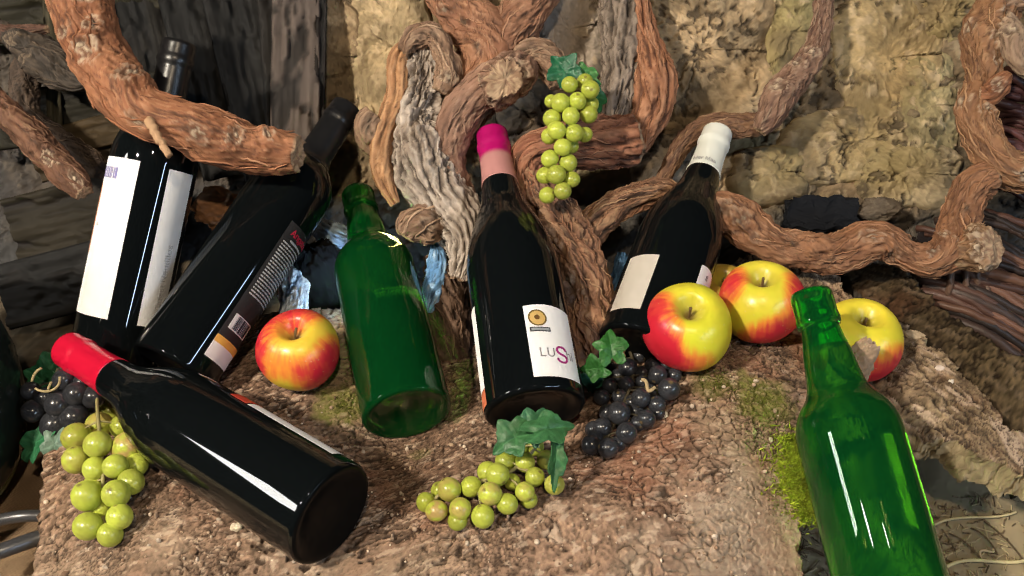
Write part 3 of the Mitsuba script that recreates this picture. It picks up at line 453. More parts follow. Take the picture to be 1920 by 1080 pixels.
b1 = bottle('dark wine bottle leaning at far left with two white paper labels and black cap', B1, 'bordeaux', .250, mat='m_black_foil')
l = part(b1, 'back_label', label_patch(B1, -88, -17, .051, .190), 'm_paper', True, W)
put(l + '__barcode', wrap(B1, bars(0, .020, 11, .010, 5), -80, .171), 'm_paper', False, (.20, .19, .42))
put(l + '__stripe', wrap(B1, rect(0, 0, .0035, .062), -84, .104), 'm_paper', False, (.55, .25, .15))
put(l + '__lettering', wrap(B1, meshkit.text_mesh('F', .0045, .0002), -62, .128, True), 'm_grey_ink', False)
l = part(b1, 'front_label', label_patch(B1, 20, 62, .050, .189), 'm_paper', True, W)
put(l + '__lettering', wrap(B1, meshkit.text_mesh('Ouest Nautillos', .0060, .0002), 49, .065, True), 'm_grey_ink', False)
b2 = bottle('dark wine bottle leaning right behind the first apple with a black printed back label', B2, 'bordeaux', .226, mat='m_black_foil')
T2 = B2.hit(392, 655)[0]; H2 = (B2.hit(372, 652)[1], B2.hit(560, 425)[1])
t_a, t_b = B2.hit(470, 535)[0] - 2, B2.hit(470, 535)[0] + 58
l = part(b2, 'back_label', label_patch(B2, t_a, t_b, H2[0], H2[1]), 'm_paper', True, (.022, .020, .020))
hh = H2[1] - H2[0]; ww = math.radians(t_b - t_a) * B2.R
put(l + '__lettering', wrap(B2, meshkit.text_mesh('Angelos', .0062, .0002, True), t_a + 9, H2[1] - .011), 'm_red_ink', False)
rs = np.random.RandomState(4); lines = [rect(.010, hh - .0165, ww * .62, .0020)]
for i in range(19):
    x, y = .0035 + .0002 * i * 0, hh - .0205 - i * .0031
    while x < ww * .96:
        w = .0015 + rs.rand() * .0045; lines.append(rect(x, y, min(w, ww * .97 - x), .0014)); x += w + .0008
put(l + '__fine_print', wrap(B2, trimesh.util.concatenate(lines), t_a, H2[0]), 'm_grey_ink', False)
put(l + '__barcode_panel', wrap(B2, rect(.0045, .028, .027, .0145), t_a, H2[0]), 'm_paper', False, (.62, .60, .60))
put(l + '__barcode', wrap(B2, bars(.0085, .019, 20, .0125, 9), t_a, H2[0] + .029, off=.0008), 'm_ink', False)
put(l + '__sticker', wrap(B2, rect(0, -.002, .036, .021), t_a, H2[0]), 'm_paper', False, (.74, .66, .62))
put(l + '__sticker_band', wrap(B2, rect(0, .0125, .036, .0067), t_a, H2[0], off=.0008), 'm_paper', False, (.72, .36, .07))
b3 = bottle('dark wine bottle lying on the cork with a bright red cap', B3, 'sloped', .238, (.56, .006, .036))
l = part(b3, 'label', label_patch(B3, 62, 150, .016, .100), 'm_paper', True, W)
put(l + '__red_band', wrap(B3, rect(0, 0, .05, .017), 62, .101), 'm_paper', False, (.50, .05, .03))
b5 = bottle('dark wine bottle in the middle with magenta cap and gold medal on white label', B5, 'burgundy', .233, colors=lambda h: tuple(mixc((.44, .21, .20), (.37, .004, .115), sstep(.258, .266, np.array(h)))))
l = part(b5, 'front_label', label_patch(B5, 4, 68, .010, .0755, arch=.0015), 'm_paper', True, W)
d = trimesh.creation.cylinder(.0074, .0003, sections=36); put(l + '__medal', wrap(B5, d, 18.5, .0625), 'm_gold', False)
d2 = trimesh.creation.annulus(.0064, .0076, .0004, sections=40); put(l + '__medal_rim', wrap(B5, d2, 18.5, .0625, off=.0007), 'm_paper', False, (.16, .10, .03))
d3 = trimesh.creation.cylinder(.0022, .0004, sections=20); put(l + '__medal_emblem', wrap(B5, d3, 18, .0628, off=.0008), 'm_paper', False, (.14, .07, .02))
put(l + '__ribbon', wrap(B5, trimesh.util.concatenate([rect(-.0085, -.002, .017, .0008), rect(-.0085, .0012, .017, .0008), rect(-.0085, -.0012, .0010, .0024), rect(.0075, -.0012, .001, .0024)]), 20, .0520), 'm_ink', False)
put(l + '__ribbon_fill', wrap(B5, rect(-.0080, -.0012, .016, .0024), 20, .0520, off=.00045), 'm_paper', False, (.25, .27, .28))
put(l + '__lettering', wrap(B5, trimesh.util.concatenate([meshkit.text_mesh('LU', .0078, .0002)]), 14, .0275), 'm_paper', False, (.20, .19, .20))
put(l + '__initial', wrap(B5, meshkit.text_mesh('S', .0150, .0002), 32.5, .0230), 'm_paper', False, (.33, .03, .17))
put(l + '__lettering_001', wrap(B5, meshkit.text_mesh('hi', .0078, .0002), 47.5, .0275), 'm_paper', False, (.25, .24, .25))
part(b5, 'side_label', label_patch(B5, -125, -63, .0185, .095), 'm_paper', True, W); part(b5, 'side_label_foot', label_patch(B5, -125, -63, .004, .018), 'm_paper', True, (.55, .16, .08))
b6 = bottle('dark wine bottle with a white cap leaning behind the two right apples', B6, 'burgundy', .213, (.74, .76, .70))
part(b6, 'back_label', label_patch(B6, B6.hit(1172, 520)[0] - 4, B6.hit(1222, 520)[0], B6.hit(1180, 578)[1], B6.hit(1215, 477)[1]), 'm_paper', True, (.52, .48, .42))
l = part(b6, 'front_label', label_patch(B6, B6.hit(1308, 520)[0], 88, .02, B6.hit(1318, 490)[1], arch=.004), 'm_paper', True, W)
put(l + '__lettering', wrap(B6, meshkit.text_mesh('S', .005, .0002), B6.hit(1322, 520)[0], B6.hit(1322, 526)[1]), 'm_ink', False)
class Neck: pass
nk = Frame(B6.B, B6.B + B6.a * B6.L, B6.L, .0172)
put(scene and b6 + '__capsule__lettering', wrap(nk, meshkit.text_mesh('Mer Mas', .0042, .0002), -52, .2170, off=.0006), 'm_grey_ink', False)

def cider(label, fr, level):
    """A green bottle: glass shell with real wall thickness, filled with clear cider up to a level."""
    b = thing('cider_bottle', label, 'bottle'); R, L = fr.R, fr.L
    out = profile('cider', R, L) + [(.0150, L - .0300), (.0166, L - .0292), (.0172, L - .0270), (.0172, L - .0240), (.0166, L - .0215), (.0164, L - .019), (.0166, L - .006), (.0163, L - .003), (.0150, L - .0006), (.0128, L), (.0108, L - .0012), (.0098, L - .004)]
    wall = PchipInterpolator([p[1] for p in curve([(R, .0045), (R, .595 * L), (R * .988, .622 * L), (R * .93, .652 * L), (R * .82, .680 * L), (R * .69, .702 * L), (R * .60, .722 * L), (R * .55, .745 * L), (R * .475, .82 * L), (.0155, .872 * L), (.0148, L - .031), (.0125, L)])], [p[0] for p in curve([(R, .0045), (R, .595 * L), (R * .988, .622 * L), (R * .93, .652 * L), (R * .82, .680 * L), (R * .69, .702 * L), (R * .60, .722 * L), (R * .55, .745 * L), (R * .475, .82 * L), (.0155, .872 * L), (.0148, L - .031), (.0125, L)])])
    inner = [(float(wall(h)) - .0032, h) for h in np.linspace(L - .006, level, 50)]
    part(b, 'glass_body', lathe(fr, out + inner), 'm_glass', True)
    hs = np.linspace(.016, level, 120); a = np.linspace(0, np.pi / 2, 8)[:-1]
    liq = [(0, .0105), (R * .4, .0100), (R * .6, .0088)] + [(R - .0112 + .008 * math.sin(x), .016 - .008 * math.cos(x)) for x in a] + [(float(wall(h)) - .0032, h) for h in hs]
    part(b, 'cider', lathe(fr, liq), 'm_liquid', True)
    r0 = float(wall(level)) - .0032; part(b, 'liquid_surface', lathe(fr, [(r0, level), (r0 * .93, level - .0006), (r0 * .6, level - .0009), (0, level - .0010)]), 'm_level', True)
    return b
cider('green glass cider bottle in the middle with its round base facing the viewer', B4, .190)
cider('green glass cider bottle in the right foreground with liquid up in its neck', B7, .247)

# ------------------------------------------------------------------ apples
def apple(label, c, r, axis, fn, stem=True):
    a = thing('apple', label, 'apple'); ax = unit(axis); e1 = unit(np.cross(ax, [.3, -1, .1])); e2 = np.cross(ax, e1)
    n, m = 150, 200; u, th = np.meshgrid(np.linspace(.004, np.pi - .004, n), np.arange(m) / m * 2 * np.pi, indexing='ij')
    lobes = 1 + .022 * np.cos(5 * th + 1) * sstep(1.6, 3.0, u) + .018 * np.sin(3 * th + c[0] * 40) + .012 * np.sin(2 * th + c[1] * 30)
    rad = r * (np.sin(u) ** .86) * (1.02 - .09 * sstep(1.5, 3.1, u)) * lobes
    z = r * .93 * np.cos(u) - .52 * r * np.exp(-(rad / (r * .29)) ** 2) * (u < 1.57) * 1.0 + .16 * r * np.exp(-(rad / (r * .22)) ** 2) * (u > 1.57)
    d = (np.cos(th)[..., None] * e1 + np.sin(th)[..., None] * e2); V = c + rad[..., None] * d + z[..., None] * ax
    col = fn(u, th, d, V, (V - c) / r)
    V = np.concatenate([V.reshape(-1, 3)]); part(a, 'flesh', (V, grid_faces(n, m, True)[:, [0, 2, 1]]), 'm_apple', True, np.clip(col, .004, .9).reshape(-1, 3))
    rs = np.random.RandomState(int(r * 1e6)); s = c + ax * r * .62; k = unit(rs.randn(3)) * r * .12
    part(a, 'stem', tube(spline([c + ax * r * .38, c + ax * r * .58 + k * .2, c + ax * r * .70 + k * .8], 12), np.linspace(.0009, .0013, 12), 8), 'm_bark', True, (.16, .10, .045))
    return a
def blush(reds, yellow, seed, streak=.75):
    """Apple skin: red blush spots (direction, width, strength) over yellow, with streaks running from stem to base."""
    def fn(u, th, d, V, q):
        base = mixc(yellow, np.asarray(yellow) * (.75, 1.0, .6), fb(q[..., 0] * 2, q[..., 1] * 2, q[..., 2] * 2, 3, seed))
        st = fb(np.cos(th) * 7, np.sin(th) * 7, u * 1.1, 4, seed + 1); st = .55 * st + .45 * fb(np.cos(th) * 22, np.sin(th) * 22, u * 1.4, 3, seed + 7); sp = fb(q[..., 0] * 3, q[..., 1] * 3, q[..., 2] * 3, 3, seed + 2)
        dirs = unit(q); w = np.zeros(u.shape); green = sstep(.40, .12, u) * .75
        for dv, wd, k in reds: w = w + k * np.exp(-((1 - dirs @ unit(dv)) / wd) ** 2)
        w = np.clip(w * (.65 + .7 * sp) + streak * (st - .5) * sstep(.05, .4, w), 0, 1)
        c = mixc(base, (.74, .24, .04), sstep(.10, .50, w)); c = mixc(c, (.58, .045, .040), sstep(.42, .82, w)); c = mixc(c, (.50, .012, .035), sstep(.8, 1.0, w) * .8)
        c = mixc(c, (.42, .36, .05), green * (1 - sstep(.3, .7, w))); c = mixc(c, (.13, .08, .03), sstep(.16, .03, u) * .9)
        dots = sstep(.80, .86, fb(q[..., 0] * 24, q[..., 1] * 24, q[..., 2] * 24, 2, seed + 5)); return mixc(c, (.72, .60, .34), dots * .4)
    return fn
R_, U_, V_ = RIGHT, UP, -FWD
tilt = lambda x, f: unit(np.array([0, 0, 1]) + x * RIGHT + f * np.array([0, -1, 0]))
apple('red and orange apple with a yellow cheek beside the green bottle', *AP[0], tilt(0, .10), blush([(-1.2 * R_ + .15 * U_ + .25 * V_, .42, 1.0), (.95 * R_ - .55 * U_ + .35 * V_, .34, .95), (.1 * R_ + 1.0 * U_ + .1 * V_, .22, .75), (-.1 * R_ - .35 * U_ + .9 * V_, .10, .38)], (.78, .50, .06), 300))
apple('yellow green apple with a pink red left cheek in front of the white capped bottle', *AP[1], tilt(-.05, .25), blush([(-1.3 * R_ + .0 * U_ + .40 * V_, .40, 1.1), (-.6 * R_ - .7 * U_ + .5 * V_, .20, .6), (.1 * R_ - .9 * U_ + .6 * V_, .14, .4)], (.72, .58, .05), 310))
apple('yellow and red striped apple behind the neck of the front green bottle', *AP[2], tilt(-.12, .0), blush([(1.2 * R_ + .0 * U_ + .4 * V_, .36, 1.1), (-1.1 * R_ + .5 * U_ + .25 * V_, .20, .75), (.2 * R_ - 1.0 * U_ + .45 * V_, .30, 1.0)], (.74, .57, .06), 320))
apple('yellow apple with an orange red lower side on the broken edged cork slab', *AP[3], tilt(.02, .02), blush([(.3 * R_ - 1.1 * U_ + .4 * V_, .46, 1.0), (.9 * R_ - .8 * U_ + .2 * V_, .25, .5)], (.84, .62, .06), 330))
apple('dull orange apple mostly hidden behind two other apples', *AP[4], tilt(0, .1), blush([(.5 * R_ + .2 * V_, .5, .6)], (.42, .25, .05), 340))

# ------------------------------------------------------------------ grapes
def leaf(parent, c, nrm, up, size, col, seed, narrow=1.0, fold=.35):
    """A lobed vine leaf, cupped along its midrib."""
    nrm = unit(nrm); up = unit(np.asarray(up) - (np.asarray(up) @ nrm) * nrm); sd = np.cross(up, nrm)
    n, m = 140, 22; th = np.linspace(0, 2 * np.pi, n, endpoint=False)
    lob = (.78 + .13 * np.cos(5 * th + .3 * math.sin(seed)) + .05 * np.cos(9 * th + seed) + .012 * np.cos(23 * th + 2 * seed)) * (1 - .35 * np.exp(-((th - np.pi) / .32) ** 2))
    rr = np.linspace(.02, 1, m)[:, None]; x, y = size * rr * lob * np.sin(th) * narrow, size * rr * lob * np.cos(th)
    z = fold * np.abs(x) + .16 * size * np.sin(2.2 * x / size + seed) * np.cos(1.7 * y / size + 2 * seed) - .22 * (y ** 2 + x ** 2) / size + .10 * size * (fb(x / size * 2.4, y / size * 2.4, seed, 3, seed) - .5) * 2 - .012 * size * np.exp(-(np.abs(x) / (.05 * size)) ** 2)
    V = np.asarray(c) + x[..., None] * sd + y[..., None] * up + z[..., None] * nrm
    sp = (th[None, :] * 2.5 / np.pi + .5) % 1 - .5; vein = np.clip(np.exp(-(sp * rr / .045) ** 2) + .6 * np.exp(-(((rr * 6 + np.abs(sp) * 5) % 1 - .5) / .10) ** 2) * (np.abs(sp) > .06), 0, 1)
    k = mixc(np.asarray(col), np.asarray(col) * 1.7 + .01, .55 * vein) * (.7 + .6 * fb(x / size * 5, y / size * 5, seed, 3, seed + 1))[..., None]
    Vb = V - nrm * .0007
    allv = np.concatenate([V.reshape(-1, 3), Vb.reshape(-1, 3)]); f = grid_faces(m, n, True); g = f[:, [0, 2, 1]] + m * n
    k2 = np.arange(n); e = (m - 1) * n; rim = np.concatenate([np.stack([e + k2, e + (k2 + 1) % n, e + m * n + k2], 1), np.stack([e + (k2 + 1) % n, e + m * n + (k2 + 1) % n, e + m * n + k2], 1)])
    part(parent, 'leaf', (allv, np.vstack([f, g, rim])), 'm_leaf', True, np.concatenate([k.reshape(-1, 3)] * 2))
SPH = trimesh.creation.icosphere(3); SV, SF = np.array(SPH.vertices), np.array(SPH.faces)
def grape(parent, c, r, seed, black=False, tint=0.0):
    rs = np.random.RandomState(seed); ax = unit(rs.randn(3)); st = 1 + .10 * rs.rand()
    q = SV + (st - 1) * (SV @ ax)[:, None] * ax; V = c + r * q
    n1 = fb(SV[:, 0] * 1.6 + seed, SV[:, 1] * 1.6, SV[:, 2] * 1.6, 3, 400); n2 = fb(SV[:, 0] * 6 + seed, SV[:, 1] * 6, SV[:, 2] * 6, 3, 401)
    if black: col = mixc((.016, .017, .021), (.040, .042, .048), n1) * (.7 + .6 * n2)[:, None]
    else:
        col = mixc((.44, .48, .065), (.29, .39, .045), n1) * (.80 + .36 * rs.rand()); col = mixc(col, (.42, .26, .11), np.clip(tint * sstep(.35, .65, n1) * 1.2, 0, .85)); col = col * (.9 + .2 * n2)[:, None]
    col = mixc(col, (.14, .10, .04), sstep(.975, .992, SV @ ax) * .8)
    part(parent, 'grape', (V, SF), 'm_black_grape' if black else 'm_grape', True, col)
def cluster(label, items, place, black=False, seed=0, tints=()):
    g = thing('grape_cluster', label, 'grapes'); pts = []
    for i, (x, y, r, lay) in enumerate(items):
        c, rad = place(x, y, r * (.96 + .13 * ((i * 7919 % 13) / 12)), lay); pts.append(c); grape(g, c, rad, seed + i, black, dict(tints).get(i, 0.12))
    return g, np.array(pts)
def stems(g, pts, chain, col=(.30, .27, .12), r=.0011):
    col = (.06, .05, .03) if 'black' in labels[g]['label'] else col
    """Main stalk along a chain of points, and a short pedicel from it to every grape."""
    line = spline(chain, 60); mesh = [trimesh.Trimesh(*tube(line, r * 1.3, 7), process=False)]
    for p in pts:
        k = line[np.argmin(np.linalg.norm(line - p, axis=1))]; mesh.append(trimesh.Trimesh(*tube(np.stack([k, (k + p) / 2 + [0, 0, .002], p]), r * .7, 6), process=False))
    m = trimesh.util.concatenate(mesh); part(g, 'stalk', m, 'm_bark', True, col)
z6 = lambda L: [(1000 + x * .2687, 100 + y * .2687, r * .2687, k) for x, y, r, k in L]
hang = lambda x, y, r, k: (P(x, y, .815 + k * .012), r * (.815 + k * .012) / F)
g, p = cluster('bunch of green grapes hanging from the vine stump', z6([(253, 217, 60, 0), (397, 253, 67, 0), (360, 200, 58, 1), (308, 333, 60, 0), (400, 355, 55, 1.1), (385, 425, 60, .6), (190, 345, 62, 0), (125, 335, 50, 1.1), (262, 437, 62, -.4), (130, 453, 62, .3), (162, 537, 62, -.3), (112, 578, 54, .8), (287, 557, 60, -.2), (360, 567, 56, .7), (205, 655, 62, -.3), (265, 650, 50, .9), (115, 735, 60, .3), (245, 765, 60, .3), (160, 845, 62, -.4), (82, 850, 54, .7), (268, 880, 58, .3), (205, 960, 62, -.2), (98, 990, 58, .7)]), hang, seed=500, tints=[(21, .2)])
stems(g, p, [P(1095, 140, .84), P(1075, 170, .83), P(1062, 240, .83), P(1050, 310, .828), P(1045, 365, .826)])
leaf(g, P(1058, 132, .832), P(1058, 132, 0) - P(1058, 132, .9) + [0, 0, .2], P(1040, 108, .83) - P(1062, 138, .83), .019, (.012, .085, .038), 1); leaf(g, P(1102, 140, .835), [.3, -.8, .6], [.5, .2, -.8], .017, (.035, .14, .03), 2, .6); leaf(g, P(1120, 182, .84), [.6, -.7, .3], [.1, 0, -1], .018, (.016, .11, .03), 3, .45)
z1 = lambda L: [(x * .4444, 600 + y * .4444, r * .4444, k) for x, y, r, k in L]
def lie(base):
    def f(x, y, r, k):
        q = on(base, x, y); d = (q - CAM) @ FWD; rad = r * d / F; n = np.array([0, -.25, 1.0]); dd = d - rad * (1.35 + 1.25 * k)
        return P(x, y, dd), r * dd / F
    return f
g, p = cluster('bunch of green grapes hanging under the neck of the lying bottle', z1([(462, 383, 52, 1), (418, 442, 55, 1), (515, 450, 50, .8), (322, 492, 57, 1), (412, 525, 55, 1.6), (535, 535, 58, .6), (320, 590, 52, .5), (400, 628, 52, .9), (487, 617, 52, 1.4), (575, 612, 48, .2), (553, 683, 52, .7), (368, 742, 60, .9), (490, 733, 55, 1.0), (505, 830, 57, .5), (370, 870, 60, .6), (465, 905, 52, .1), (395, 695, 42, .3), (428, 800, 42, .1)]), lie(HA), seed=540, tints=[(1, .5), (3, .35), (5, .9), (4, .2), (6, .3)])
stems(g, p, [on(HA, 215, 760, .03), on(HA, 200, 830, .022), on(HA, 205, 910, .018), on(HA, 200, 990, .010)])
leaf(g, on(HA, 185, 768, .035), [-.3, -.7, .6], [.5, .3, .6], .020, (.030, .13, .045), 4, .5)
z3 = lambda L: [(740 + x * .3148, 740 + y * .3148, r * .3148, k) for x, y, r, k in L]
g, p = cluster('bunch of green grapes lying on the cork at the foot of the middle bottle', z3([(776, 403, 62, 1.5), (905, 388, 60, .8), (835, 310, 55, 1), (740, 320, 52, .6), (660, 395, 60, .8), (555, 460, 60, .4), (613, 475, 65, 1.3), (835, 490, 60, .7), (952, 535, 62, .6), (455, 548, 62, .8), (325, 565, 68, 1.0), (270, 572, 52, .2), (568, 590, 65, 1.3), (775, 578, 62, 1.0), (800, 625, 52, .05), (670, 650, 63, .5), (250, 692, 62, .5), (390, 680, 64, .8), (375, 750, 55, 0), (525, 725, 64, .2), (185, 640, 58, .1), (700, 520, 50, .2)]), lie(HA), seed=580, tints=[(9, .1), (10, .45), (12, .5), (16, .8), (17, .55), (13, .35), (1, .3), (8, .3)])
stems(g, p, [on(HA, 1035, 830, .02), on(HA, 985, 880, .012), on(HA, 930, 915, .012), on(HA, 860, 930, .012), on(HA, 815, 950, .008)])
leaf(g, P(966, 818, .672), [-.15, -.30, .95], [-.8, -.5, -.1], .021, (.030, .105, .036), 6, .8); leaf(g, P(1024, 806, .668), [.1, -.25, .95], [.8, .25, .1], .025, (.030, .11, .038), 7, .62); leaf(g, P(1048, 858, .668), [.5, -.6, .6], [.15, -1, -.35], .027, (.030, .11, .034), 8, .34)
leaf(g, P(1004, 800, .678), [0, -.4, .9], [.4, .5, .3], .018, (.03, .11, .05), 9, .9)
z8 = lambda L: [(1080 + x * .2407, 620 + y * .2407, r * .2407, k) for x, y, r, k in L]
g, p = cluster('bunch of black grapes below the yellow green apple', z8([(395, 170, 62, 1), (265, 270, 62, .8), (405, 290, 75, 1.3), (598, 275, 62, .8), (635, 345, 72, 1.2), (765, 345, 55, .3), (725, 455, 80, .9), (505, 525, 78, 1.4), (390, 420, 66, .9), (340, 515, 62, .6), (262, 430, 58, .5), (630, 575, 66, .5), (335, 640, 82, 1.0), (550, 685, 75, .6), (205, 755, 78, .7), (395, 795, 82, .8), (250, 915, 78, .5), (120, 890, 76, .2), (140, 770, 64, .2), (490, 195, 56, .6), (520, 400, 66, .5), (120, 400, 40, .3), (470, 630, 62, .3), (200, 520, 62, .2), (250, 640, 66, .2), (440, 560, 60, .3), (580, 470, 60, .3), (700, 270, 55, .3), (330, 350, 58, .6), (640, 640, 52, .0), (330, 880, 56, .0), (150, 840, 60, .5), (480, 720, 58, .1), (520, 330, 58, .5)]), lie(HA), True, 620)
stems(g, p, [on(HA, 1160, 665, .02), on(HA, 1185, 720, .012), on(HA, 1165, 780, .012), on(HA, 1140, 830, .008)])
tw = spline([P(1203, 712, .708), P(1213, 722, .703), P(1215, 732, .700), P(1228, 726, .701)], 14); part(g, 'dry_stem', tube(tw, .0014, 7), 'm_bark', True, (.36, .27, .15))
leaf(g, P(1146, 655, .742), [.0, -.6, .8], [-.1, .6, .5], .018, (.020, .095, .016), 11, .9); leaf(g, P(1119, 690, .742), [-.4, -.6, .7], [-.5, -.2, .2], .016, (.018, .085, .015), 12, .8); leaf(g, on(HA, 1110, 725, .012), [-.4, -.6, .7], [-.3, -.7, -.2], .017, (.012, .07, .035), 13, .8)
g, p = cluster('bunch of black grapes behind the red cap at the left edge', z1([(140, 385, 50, 1), (245, 355, 56, 1.4), (322, 312, 52, 1.2), (395, 325, 48, 1.0), (235, 440, 58, 1.2), (312, 410, 56, 1.2), (270, 255, 44, .8), (190, 330, 46, .6), (350, 265, 44, .6), (130, 300, 40, .2)]), lambda x, y, r, k: (P(x, y, .76 - .012 * k), r * (.76 - .012 * k) / F), True, 660)
stems(g, p, [P(110, 690, .76), P(125, 740, .755), P(150, 770, .75), P(120, 800, .75)])
for c, nn, uu, s, cc, sd, nw in [((75, 712, .765), [-.2, -.7, .7], [-.6, .2, .2], .022, (.020, .10, .04), 14, .8), ((100, 685, .77), [0, -.7, .7], [.2, .6, .3], .020, (.03, .13, .06), 15, .7), ((66, 830, .74), [-.3, -.7, .6], [-.6, -.5, -.3], .026, (.022, .12, .05), 16, .55), ((104, 832, .735), [.1, -.8, .6], [.1, -.9, 0], .016, (.12, .20, .15), 17, .8)]:
    leaf(g, P(*c), nn, uu, s, cc, sd, nw)
for q in ([(60, 715), (66, 700), (78, 690)], [(66, 728), (84, 734), (104, 728), (112, 706)], [(90, 730), (96, 716)]):
    part(g, 'tendril', tube(spline([P(x, y, .735) for x, y in q], 12), .0011, 6), 'm_bark', True, (.34, .27, .14))

# ------------------------------------------------------------------ small things
def blades(key, spots, hf, n, size, col, seed):
    """Short upright tufts scattered over spots of a bark sheet."""
    rs = np.random.RandomState(seed); V, Fc, C = [], [], []
    for x, y, r, w in spots:
        c = on(hf, x, y); k = int(n * w); a = rs.rand(k) * 2 * np.pi; q = np.abs(rs.randn(k)) * .55 * r * .00042 * (.6 + .8 * nz(np.cos(a) * 3, np.sin(a) * 3, x, 1))
        px, py = c[0] + q * np.cos(a), c[1] + q * np.sin(a); z = hf(px, py) - .001
        for i in range(k):
            b = np.array([px[i], py[i], z[i]]); d = unit([rs.randn() * .6, rs.randn() * .6 - .3, 1]); s = unit(np.cross(d, rs.randn(3))) * size * .16; L = size * (.5 + rs.rand())
            m = len(V); V += [b - s, b + s, b + d * L + [rs.randn() * .001, rs.randn() * .001, 0]]; Fc.append([m, m + 1, m + 2]); cc = np.array(col) * (.35 + 1.2 * rs.rand() * (.4 + 1.1 * nz(px[i] * 160, py[i] * 160, 0, 5))); C += [cc * .6, cc * .6, cc * 1.1]
    put(key, (np.array(V), np.array(Fc)), 'm_moss', False, np.clip(np.array(C), 0, .8)); return key
blades('moss', [(1494, 850, 46, 1.0), (1487, 895, 44, 1.0), (1500, 930, 34, .7), (1508, 960, 30, .4)], HA, 2200, .0048, (.36, .44, .04), 1); labels['moss'] = {'label': 'bright yellow green moss on the cork edge left of the front bottle', 'category': 'moss', 'kind': 'stuff'}
blades('moss_001', [(1430, 748, 90, .6), (1350, 720, 60, .3), (640, 760, 70, .35)], HA, 1800, .0022, (.16, .17, .035), 2); labels['moss_001'] = {'label': 'thin dull olive moss film on the cork near the apples', 'category': 'moss', 'kind': 'stuff'}
# crumbs and flakes of cork
rs = np.random.RandomState(12); V, Fc, C = [], [], []
tet = trimesh.creation.icosphere(1)
for i in range(900):
    x, y = rs.uniform(80, 1480), rs.uniform(700, 1075); b = at_z(x, y, .13); b = np.array([b[0], b[1], HA(b[0], b[1]).item()])
    s = .0006 + .0014 * rs.rand() ** 3; m = len(V) * 0 + sum(len(v) for v in V); q = np.array(tet.vertices) * s * (.6 + .8 * rs.rand(3)); V.append(q + b + [0, 0, s * .5]); Fc.append(np.array(tet.faces) + m)
    C.append(np.broadcast_to(np.array([(.42, .30, .21), (.56, .46, .36), (.22, .14, .09)][rs.randint(3)]) * (.7 + .5 * rs.rand()), q.shape))
put('cork_crumbs', (np.vstack(V), np.vstack(Fc)), 'm_cork', False, np.vstack(C)); labels['cork_crumbs'] = {'label': 'tiny loose crumbs of cork scattered over the large bark sheet', 'category': 'crumbs', 'kind': 'stuff'}
def flake(label, c, s, col, seed, squash=.4, cat='chip', name='bark_chip', nrm=None):
    ic = trimesh.creation.icosphere(4); v = np.array(ic.vertices); k = 1 + .9 * (fb(v[:, 0] * 1.5 + seed, v[:, 1] * 1.5, v[:, 2] * 1.5, 4, seed) - .5) + .3 * (fb(v[:, 0] * 7, v[:, 1] * 7 + seed, v[:, 2] * 7, 3, seed) - .5)
    v = v * k[:, None] * np.asarray(s); n1 = fb(v[:, 0] * 300, v[:, 1] * 300, v[:, 2] * 300, 3, seed + 1)
    put(thing(name, label, cat), (v + c, np.array(ic.faces)), 'm_cork', True, np.clip(np.asarray(col) * (.55 + .9 * n1)[:, None], .01, .9))
flake('small pale chip beside the lying bottle base', on(HA, 444, 990, .001), (.0045, .003, .0022), (.60, .52, .38), 1)
flake('small pale chip beside the black grapes', on(HA, 1240, 780, .002), (.005, .004, .003), (.58, .50, .36), 2)
flake('pale tan flake on the grey slab right of the yellow apple', on(HB, 1715, 628, .000), (.0085, .0055, .0016), (.50, .38, .25), 3)
flake('small pinkish white chip on the grey slab', on(HB, 1762, 690, .0), (.004, .003, .0015), (.62, .52, .44), 4)
flake('tiny white chip lowest on the grey slab', on(HB, 1784, 715, .0), (.0025, .002, .0015), (.66, .60, .52), 5)
flake('ragged cork chunk added in place of a stray patch between the front green bottle neck and the yellow apple', P(1608, 688, .757), (.0135, .007, .029), (.38, .265, .18), 6, name='cork_chunk', cat='cork')  # added chunk, fills the place of a stray cut-out patch
flake('orange and grey stone between the two leaning dark bottles', P(412, 392, .90), (.026, .02, .024), (.34, .17, .085), 7, name='stone_lump', cat='stone')
bx_ = trimesh.creation.box([.072, .024, .034]).subdivide().subdivide().subdivide().subdivide(); bv = np.array(bx_.vertices); bv = bv + np.stack([fb(bv[:, 0] * 70 + k * 9, bv[:, 1] * 70, bv[:, 2] * 70, 4, 8 + k) - .5 for k in range(3)], -1) * [.022, .012, .018]
put(thing('dark_block', 'nearly black block standing in for a dark recess under the mossy wall behind the right vine branch', 'block'), (bv @ np.array([RIGHT, FWD, UP]) + P(1540, 402, .962), np.array(bx_.faces)), 'm_stone', False, (.010, .011, .014))  # near-black solid stands in for a shaded recess in the wall
flake('small broken brown stone beside the dark recess under the wall', P(1650, 395, .96), (.022, .012, .014), (.12, .095, .07), 9, name='dark_stone', cat='stone')
